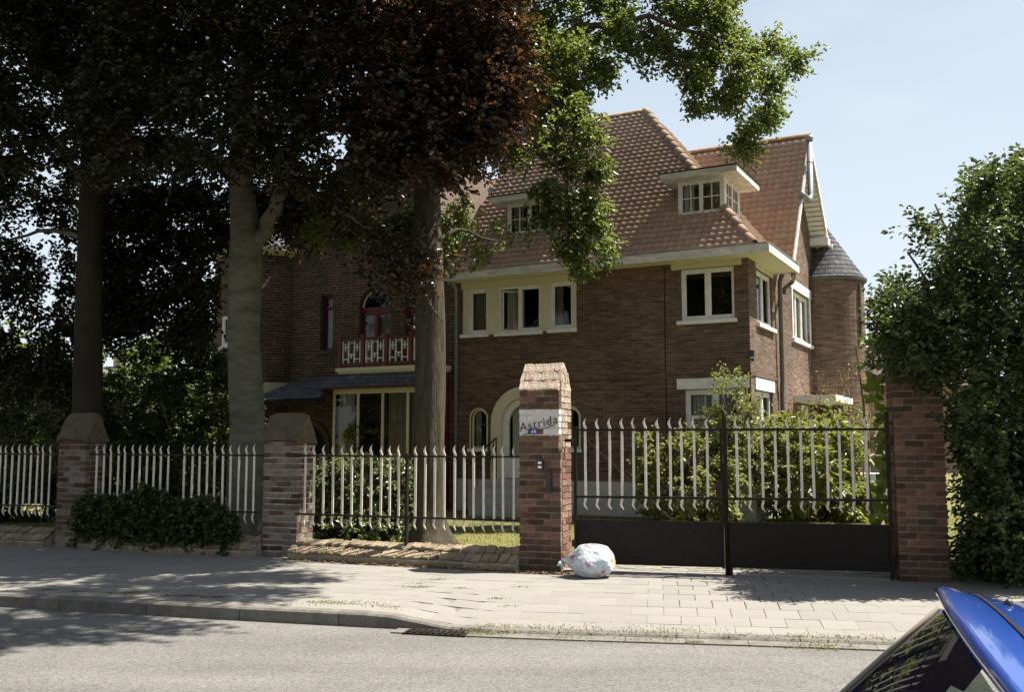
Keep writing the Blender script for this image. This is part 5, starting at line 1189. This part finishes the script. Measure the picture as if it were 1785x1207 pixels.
for poly, n_, y0, y1 in ((E1, 4300, 10.0, 13.0), (E2, 25, 11.0, 11.8), (E3, 330, 10.0, 11.6), (E4, 1000, 10.3, 12.0)):
    P = clumpy(poly_pts(poly, n_, y0, y1), .5); gE.append((P - np.array(tE.location), out_dirs(P, (6, 12, 1.5), .2)))
crown(tE, 'crown', 'shrub_leaf', gE, .068, .04, 15, .32, .05, .03, .5)
P, dd = ellipsoid_pts((0, 0, .95), (.38, .3, .42), 90, .3); crown(POT, 'foliage', 'bush_leaf', [(P, dd)], .1, .05, 10, .2)
MB().tube([(0, 0, .3), (0, 0, .9)], .02, 6).build('stem', 'twig', POT)
# ------------------------------------------------------------------ shrubs, hedges, climbers
def bush(name, label, cat, c, r, m, n_, L, W_, per=14, twig=.25, shell=.72, droop=.15, group=None, extra=(), box=None, flat=.7, stems=5, zmin=.13):
    R = thing(name, label, cat, (c[0], c[1], 0.1), 0, group); gs = []
    for (cc_, rr_, k) in ((c, r, n_), *extra):
        P, dd = ellipsoid_pts(cc_, rr_, k, shell); kz = P[:, 2] > zmin; gs.append((clumpy(P, .3, .15)[kz] - np.array(R.location), dd[kz] + rng.normal(0, .35, dd[kz].shape)))
    crown(R, 'foliage', m, gs, L, W_, per, twig, droop, .02, flat)
    b = MB()
    for k in range(stems):
        t_ = k * 2.4; limb(b, [(.05 * math.cos(t_), .05 * math.sin(t_), 0), (.3 * r[0] * math.cos(t_), .3 * r[1] * math.sin(t_), c[2] * .7), (.6 * r[0] * math.cos(t_), .6 * r[1] * math.sin(t_), c[2] + r[2] * .5)], .025, .008, 6)
    b.build('stems', 'twig', R, True); return R
bush('round_bush', 'rounded yellow-green bush in front of the ground floor window', 'bush', (3.3, 18.0, .85), (.85, .7, .95), 'bush_leaf', 620, .085, .05, extra=(((2.55, 17.9, 1.2), (.22, .25, .5), 60),))
bush('leafy_bush', 'wide leafy bush with yellow-green tips beside the house corner', 'bush', (5.85, 18.9, 1.05), (1.05, .9, 1.05), 'rhodo_leaf', 420, .16, .055, 10, .2, .7, .3, extra=(((6.3, 19.3, 1.35), (.6, .5, .6), 120), ((5.3, 18.8, 1.5), (.5, .5, .6), 110), ((6.5, 19.0, .55), (.45, .5, .5), 90)))
bush('climbing_shrub', 'tall thin shrub climbing the house corner beside the leaded window', 'shrub', (4.15, 18.15, 2.1), (.42, .35, .95), 'bush_leaf', 210, .06, .035, 12, .25, .2, .1, extra=(((3.75, 18.1, 1.75), (.5, .3, .5), 120), ((4.5, 18.3, 1.4), (.5, .35, .8), 130), ((5.0, 18.5, 1.6), (.5, .35, .35), 60)))
bush('low_plant', 'small sprawling plant at the foot of the leafy bush', 'plant', (6.9, 19.4, .25), (.5, .4, .25), 'bush_leaf', 70, .1, .04, 8, .15, .3)
# slender bare shrub against the turret
R = thing('slender_shrub', 'slender half-bare shrub with bronze leaves before the turret', 'shrub', (7.15, 20.9, .1)); b = MB(); tips = []
def grow(p, d, L, r, k):
    q = p + d * L; b.tube([tuple(p), tuple(p.lerp(q, .5) + Vector((random.gauss(0, .02), random.gauss(0, .02), 0))), tuple(q)], [r, r * .8, r * .6], 5); tips.append((q, d))
    if k == 0: return
    for _ in range(3 if k > 1 else 2):
        nd = (d + Vector((random.gauss(0, .45), random.gauss(0, .35), random.gauss(.15, .2)))).normalized(); grow(p.lerp(q, random.uniform(.55, 1)), nd, L * random.uniform(.55, .8), r * .6, k - 1)
for a in (-.35, .0, .3): grow(Vector((a * .4, 0, 0)), Vector((a, .05, 1)).normalized(), 1.45, .02, 3)
b.build('stems', 'twig', R, True)
tp = np.array([q for q, _ in tips]); sel = tp[:, 2] > 1.3; P = np.repeat(tp[sel], 2, 0) + rng.normal(0, .06, (sel.sum() * 2, 3))
tag(link('foliage', leaf_mesh('foliage', 'bronze_leaf', P, rng.normal(0, 1, P.shape), rng.normal(0, 1, P.shape) + np.array([0, 0, .6]), .07, .035), R), kind='stuff')
P, dd = ellipsoid_pts((-.15, -.1, 2.05), (.65, .4, .35), 60, .1); crown(R, 'lower_foliage', 'bush_leaf', [(P, dd)], .08, .035, 8, .25)
# ivy mound and ivy on the railing
bush('ivy_mound', 'sunlit ivy-covered mound behind the white railing beside the oak', 'ivy', (-2.3, 15.5, .7), (.88, .42, .68), 'ivy_leaf', 700, .06, .05, 13, .14, .8, .4, extra=(((-2.3, 15.25, .3), (1.0, .4, .25), 240), ((-1.8, 15.5, .95), (.37, .36, .45), 170), ((-2.85, 15.45, 1.0), (.44, .36, .42), 170)), flat=.3)
R = thing('railing_ivy', 'dark ivy swallowing the lower half of the white railing', 'ivy', (-4.7, 13.75, .1)); A_ = np.array([-6.25, 14.2]); B_ = np.array([-3.75, 13.3]); N = 720
t_ = rng.uniform(0, 1, N); zt = .95 - .3 * np.abs(t_ - .45) ** 1.3 * 1.6 + .06 * np.sin(t_ * 17); k = rng.uniform(0, 1, N) ** .8
nn = np.array([-.33, -.94]); off = rng.uniform(-.16, .13, N) * (1 - .55 * k)
P = np.stack([A_[0] + (B_[0] - A_[0]) * t_ + nn[0] * off, A_[1] + (B_[1] - A_[1]) * t_ + nn[1] * off, .22 + (zt - .22) * k], 1)
dd = np.stack([rng.normal(-.2, .5, N), rng.normal(-.8, .4, N), rng.normal(.1, .4, N)], 1)
crown(R, 'foliage', 'shrub_leaf', [(P - np.array(R.location), dd)], .062, .05, 14, .14, .5, .02, .25)
b = MB()
for i in range(9): x = -6.1 + i * .28; y = 14.2 - (x + 6.2) * .36; b.tube([(x + 4.7, y - 13.75, .05), (x + 4.75, y - 13.78, .5), (x + 4.65, y - 13.75, .8)], [.02, .015, .006], 5)
b.build('stems', 'twig', R, True)
# vine with big leaves on the inside of the right pier
R = thing('vine', 'vine with large bright leaves between the gate and the right pier', 'vine', (4.25, 11.6, .1)); N = 190
py_ = rng.uniform(575, 905, N); px_ = np.where(py_ < 700, rng.normal(1524, 13, N), rng.normal(1536, 9, N)); P = np.array([atY(a, c, y) for a, c, y in zip(px_, py_, rng.uniform(11.25, 11.9, N))])
tag(link('foliage', leaf_mesh('foliage', 'vine_leaf', P - np.array(R.location), np.stack([rng.normal(0, .7, N), rng.normal(-.4, .5, N), rng.normal(-.6, .4, N)], 1), np.stack([rng.normal(0, .5, N), rng.normal(-.7, .4, N), rng.normal(.7, .4, N)], 1), .12, .1, .15), R), kind='stuff')
MB().tube([(.05, 0, 0), (.0, .05, 1.0), (-.05, 0, 2.0), (-.12, 0, 2.7)], [.025, .02, .015, .006], 6).build('stems', 'twig', R, True)
# clipped hedge, dark shrubs and the trees beyond the garden on the left
R = thing('clipped_hedge', 'clipped green hedge beyond the forked grey trunk', 'hedge', (-6.6, 20.5, .1)); N = 900
P = np.stack([rng.uniform(-1.6, 1.2, N), rng.uniform(-.4, .4, N), rng.uniform(0, 1.75, N)], 1); fcs = rng.integers(0, 3, N); P[fcs == 0, 1] = -.4; P[fcs == 1, 2] = 1.75
crown(R, 'foliage', 'far_leaf', [(P, rng.normal(0, .5, P.shape) + np.array([0, -.6, .5]))], .06, .035, 10, .1, 0, .02, .5); MB().box(-1.5, 1.1, -.28, .28, 0, 1.6).build('inner_growth', 'soil', R)
bush('dark_shrub', 'dark evergreen shrub between the two copper beech trunks', 'shrub', (-6.0, 18.6, 1.7), (1.25, .8, 1.75), 'shrub_leaf', 1000, .1, .05, 14, .3, .5)
bush('dark_shrub', 'dark evergreen shrub left of the slim dark trunk', 'shrub', (-9.4, 18.8, 1.7), (1.7, .8, 1.7), 'shrub_leaf', 1200, .1, .05, 14, .3, .5)
for lab, (x, y, z), r, n_ in (('bright green tree beyond the garden showing between the beech trunks', (-11.3, 30, 3.2), (2.6, 2, 2.2), 700), ('bright green tree beyond the garden at the far left behind foliage', (-17.5, 32, 3.4), (3.2, 2, 2.4), 800), ('bright green tree beyond the garden beside the forked trunk', (-7.9, 27.5, 3.0), (1.9, 1.6, 1.9), 500)):
    R = thing('garden_tree', lab, 'tree', (x, y, 0), 0, 'trees beyond the garden'); P, dd = ellipsoid_pts((0, 0, z), r, n_, .5)
    crown(R, 'crown', 'far_leaf', [(clumpy(P, .5), dd + rng.normal(0, .4, dd.shape))], .13, .08, 12, .5)
    link('trunk', trunk_mesh('trunk', [(0, 0, 0), (.05, 0, 1.2), (0, .05, 2.6)], [.16, .13, .08], 'oak_bark', 10), R)
bush('dark_shrub', 'broad dark evergreen shrub in the far left corner of the garden', 'shrub', (-12.6, 20.5, 1.7), (1.6, 1, 1.8), 'shrub_leaf', 900, .1, .05, 14, .3, .5)
bush('dark_shrub', 'dark evergreen shrub just behind the dim pier and slim trunk', 'shrub', (-7.75, 19.6, 1.8), (1.1, .8, 1.9), 'shrub_leaf', 800, .1, .05, 14, .3, .5)
R = thing('boundary_hedge', 'tall shaded hedge along the far garden boundary at the left', 'hedge', (-16, 25, 0)); N = 2200
P = np.stack([rng.uniform(-9, 6, N), rng.uniform(-.6, .6, N), rng.uniform(.1, 3.3, N)], 1); crown(R, 'foliage', 'shrub_leaf', [(P, rng.normal(0, .5, P.shape) + np.array([0, -.4, .5]))], .12, .07, 12, .35); MB().box(-9, 6, -.4, .4, 0, 2.9).build('inner_growth', 'soil', R)

# ------------------------------------------------------------------ parked car (rear left quarter shows)
cth = math.radians(-18); K = thing('parked_car', 'shiny blue parked hatchback, its rear window and roof spoiler showing', 'car', (.262, 1.535, 0), cth)
def loft(rows, name, m, closed=False, smooth=True, parent=K):
    b = MB(); n_ = len(rows[0])
    for r in rows: b.v += r
    for j in range(len(rows) - 1):
        for k in range(n_ - 1): i = j * n_ + k; b.f.append((i, i + 1, i + n_ + 1, i + n_))
    return b.build(name, m, parent, smooth)
def sect(x, w_, zb, zt, tum=.04):
    pts = [(0, zb), (w_ * .85, zb), (w_, zb + .12), (w_, (zb + zt) / 2 + .05), (w_ - tum, zt - .03), (w_ - tum - .05, zt)]
    L = [(x, y, z) for y, z in pts]; return [(x, -y, z) for x, y, z in reversed(L[1:])] + L
body = [sect(0.0, .66, .38, .82), sect(.05, .76, .28, .9), sect(.25, .81, .2, .93), sect(.8, .82, .17, .94), sect(1.8, .82, .17, .92), sect(2.7, .82, .17, .9), sect(3.2, .8, .18, .82), sect(3.6, .74, .22, .7), sect(3.75, .62, .3, .58)]
loft(body, 'body', 'car_paint')
def cap_deck(rows):                                                 # close between left and right upper edges
    b = MB()
    for r0, r1 in zip(rows[:-1], rows[1:]): b.quad(r0[0], r0[-1], r1[-1], r1[0])
    b.quad(*rows[0]); b.quad(*rows[-1]); b.build('deck', 'car_paint', K)
cap_deck(body)
def arcrow(x, w_, z, cr, n_=15, xb=0.0, ze=0.0):
    out = []
    for k in range(n_):
        t = -1 + 2 * k / (n_ - 1); out.append((x + xb * t * t, w_ * t, z + .018 + cr * (1 - t * t) - ze * abs(t) ** 8))
    return out
# roof panel, spoiler, glass
loft([arcrow(.54, .585, 1.335, .03, ze=.03), arcrow(.9, .6, 1.365, .035, ze=.03), arcrow(1.4, .605, 1.375, .035, ze=.03), arcrow(1.9, .6, 1.35, .03, ze=.03), arcrow(2.0, .595, 1.335, .03, ze=.03)], 'roof', 'car_paint')
spo = loft([arcrow(.526, .585, 1.333, .03, ze=.035), arcrow(.47, .585, 1.345, .022, ze=.02), arcrow(.41, .585, 1.358, .012, xb=.02, ze=.012), arcrow(.395, .585, 1.352, .010, xb=.02, ze=.012), arcrow(.40, .58, 1.337, .008, xb=.02, ze=.01), arcrow(.5, .57, 1.31, .02)], 'spoiler', 'car_paint')
loft([arcrow(.468, .584, 1.3475, .0222, ze=.02), arcrow(.474, .584, 1.3465, .0228, ze=.021)], 'roof_seam', 'dark')
nb_ = MB().tube([(.505, .30, 1.362), (.505, .30, 1.382), (.505, .30, 1.386)], [.009, .007, .003], 10).build('washer_nozzle', 'plastic_dark', K, True)
MB().tube([(.505, .30, 1.374), (.46, .312, 1.374)], [.006, .003], 6).build('nozzle_spout', 'plastic_dark', nb_)
rw = [arcrow(.415, .572, 1.303, .012, xb=.01), arcrow(.31, .588, 1.207, .012, xb=.015), arcrow(.205, .602, 1.107, .012, xb=.02), arcrow(.10, .62, 1.005, .012, xb=.02), arcrow(.02, .64, .922, .01, xb=.02)]
loft(rw, 'rear_window', 'car_glass')
def edge(row_i, off): return [(r[row_i][0], r[row_i][1] + off, r[row_i][2]) for r in rw]
for i_, o_ in ((0, -.012), (-1, .012)):
    MB().tube(edge(i_, o_), .007, 6).build('window_seal', 'rubber_trim', K, True)
    b = MB(); e_ = edge(i_, o_)
    for p_, q_ in zip(e_[:-1], e_[1:]):
        s_ = 1 if i_ else -1; b.quad(p_, q_, (q_[0] + .14, q_[1] + s_ * .02, q_[2] - .07), (p_[0] + .12, p_[1] + s_ * .005, p_[2] - .05))
    b.build('rear_pillar', 'car_paint', K)
MB().tube([(.05, .02, .975), (.15, .25, 1.09), (.2, .42, 1.14)], [.012, .008, .005], 6).build('rear_wiper', 'plastic_dark', K, True)
for s_ in (-1, 1):
    b = MB(); b.quad((.62, s_ * .605, 1.3), (1.3, s_ * .62, 1.33), (1.3, s_ * .745, .93), (.42, s_ * .73, .95)).quad((1.36, s_ * .62, 1.33), (1.95, s_ * .612, 1.3), (2.5, s_ * .745, .92), (1.36, s_ * .745, .93)); b.build('side_window', 'car_glass', K)
    b = MB(); b.quad((1.3, s_ * .622, 1.33), (1.36, s_ * .622, 1.33), (1.36, s_ * .75, .93), (1.3, s_ * .75, .93)).quad((1.95, s_ * .61, 1.31), (2.03, s_ * .6, 1.32), (2.68, s_ * .72, .9), (2.5, s_ * .75, .9)); b.quad((.54, s_ * .6, 1.32), (2.0, s_ * .61, 1.33), (2.0, s_ * .6, 1.36), (.54, s_ * .585, 1.34)); b.build('window_pillar', 'car_paint', K)
    MB().box(2.25, 2.4, s_ * .86 - .07, s_ * .86 + .07, .9, 1.02).build('mirror', 'car_paint', K)
    MB().box(.0, .12, s_ * .7 - .06, s_ * .7 + .06, .62, .86).build('tail_light', 'red_lamp', K)
    MB().box(3.6, 3.7, s_ * .58 - .1, s_ * .58 + .1, .58, .68).build('headlight', 'clear_lamp', K)
    MB().box(1.4, 1.58, s_ * .825 - .015, s_ * .825 + .015, .78, .82).build('door_handle', 'plastic_dark', K)
    for x in (.65, 3.02):
        wh = MB().tube([(x, s_ * .66, .29), (x, s_ * .68, .29), (x, s_ * .80, .29), (x, s_ * .83, .29)], [.26, .29, .29, .26], 28).build('wheel', 'rubber', K, True)
        MB().tube([(x, s_ * .825, .29), (x, s_ * .84, .29)], [.19, .17], 20).build('rim', 'rim_metal', wh)
loft([arcrow(2.02, .59, 1.328, .03), arcrow(2.35, .65, 1.12, .04), arcrow(2.7, .69, .9, .03)], 'windscreen', 'car_glass')
MB().box(1.35, 1.5, -.6, -.1, .45, 1.1).box(1.35, 1.5, .1, .6, .45, 1.1).box(1.4, 1.9, -.6, .6, .3, .5).build('front_seats', 'seat_cloth', K)
MB().box(.75, .9, -.62, .62, .5, 1.02).box(.8, 1.25, -.62, .62, .3, .5).box(.2, .78, -.6, .6, .82, .86).build('rear_seats', 'seat_cloth', K)
MB().box(-.02, .0, -.26, .26, .52, .63).build('number_plate', 'white_plain', K)

# ------------------------------------------------------------------ across the street, behind the photographer (mirrored in the car and the panes)
def opposite_house(label, x, y, w2, ze, zr, dp, wm):
    R = thing('opposite_house', label, 'house', (x, y, 0), math.pi + math.radians(-12), 'houses across the street'); fn = front(0)
    ops = [(-w2 + 2 * w2 * (k + .28) / 4, -w2 + 2 * w2 * (k + .72) / 4, z, z + 1.4) for k in range(4) for z in (1.0, 3.8)]
    mb = MB(); wall(mb, fn, -w2, w2, 0, ze, ops, .15)
    for sx in (-w2, w2): mb.quad((sx, 0, 0), (sx, dp, 0), (sx, dp, ze), (sx, dp / 2, zr - .1), (sx, 0, ze))
    mb.quad((-w2, dp, 0), (w2, dp, 0), (w2, dp, ze), (-w2, dp, ze)); mb.build('wall', wm, R, uv=True)
    rf_ = MB().quad((-w2 - .3, -.45, ze - .25), (w2 + .3, -.45, ze - .25), (w2 + .3, dp / 2, zr), (-w2 - .3, dp / 2, zr)).quad((-w2 - .3, dp + .45, ze - .25), (w2 + .3, dp + .45, ze - .25), (w2 + .3, dp / 2, zr), (-w2 - .3, dp / 2, zr)).build('roof', 'tile', R)
    MB().box(w2 * .3, w2 * .3 + .6, dp / 2 - .3, dp / 2 + .3, zr - .6, zr + .8).build('chimney', 'far_brick', rf_)
    for a, c, z0, z1 in ops: window(R, fn, a, c, z0, z1, 2, fr=.07, d=.08, sill=.05)
opposite_house('red tiled brick house across the street, mirrored in the car window', -9.5, -9.5, 5.5, 5.8, 9.8, 8, 'far_brick')
opposite_house('second tiled brick house across the street, mirrored in the upper panes', 5.5, -13.5, 6.5, 5.8, 9.8, 8, 'far_brick')
for lab, (x, y, z), r in (('leafy tree across the street, mirrored in the rear car glass', (-3.0, -5.6, 5.2), (2.6, 2.2, 2.6)), ('leafy tree across the street, mirrored in the villa panes', (9.0, -8.0, 5.4), (3, 2.4, 2.8))):
    R = thing('opposite_tree', lab, 'tree', (x, y, 0), 0, 'trees across the street'); P, dd = ellipsoid_pts((0, 0, z), r, 900, .5)
    crown(R, 'crown', 'oak_leaf', [(clumpy(P, .5), dd + rng.normal(0, .4, dd.shape))], .13, .08, 12, .5)
    link('trunk', trunk_mesh('trunk', [(0, 0, 0), (.05, 0, 1.8), (0, .05, 4.5)], [.2, .16, .08], 'oak_bark', 10), R)
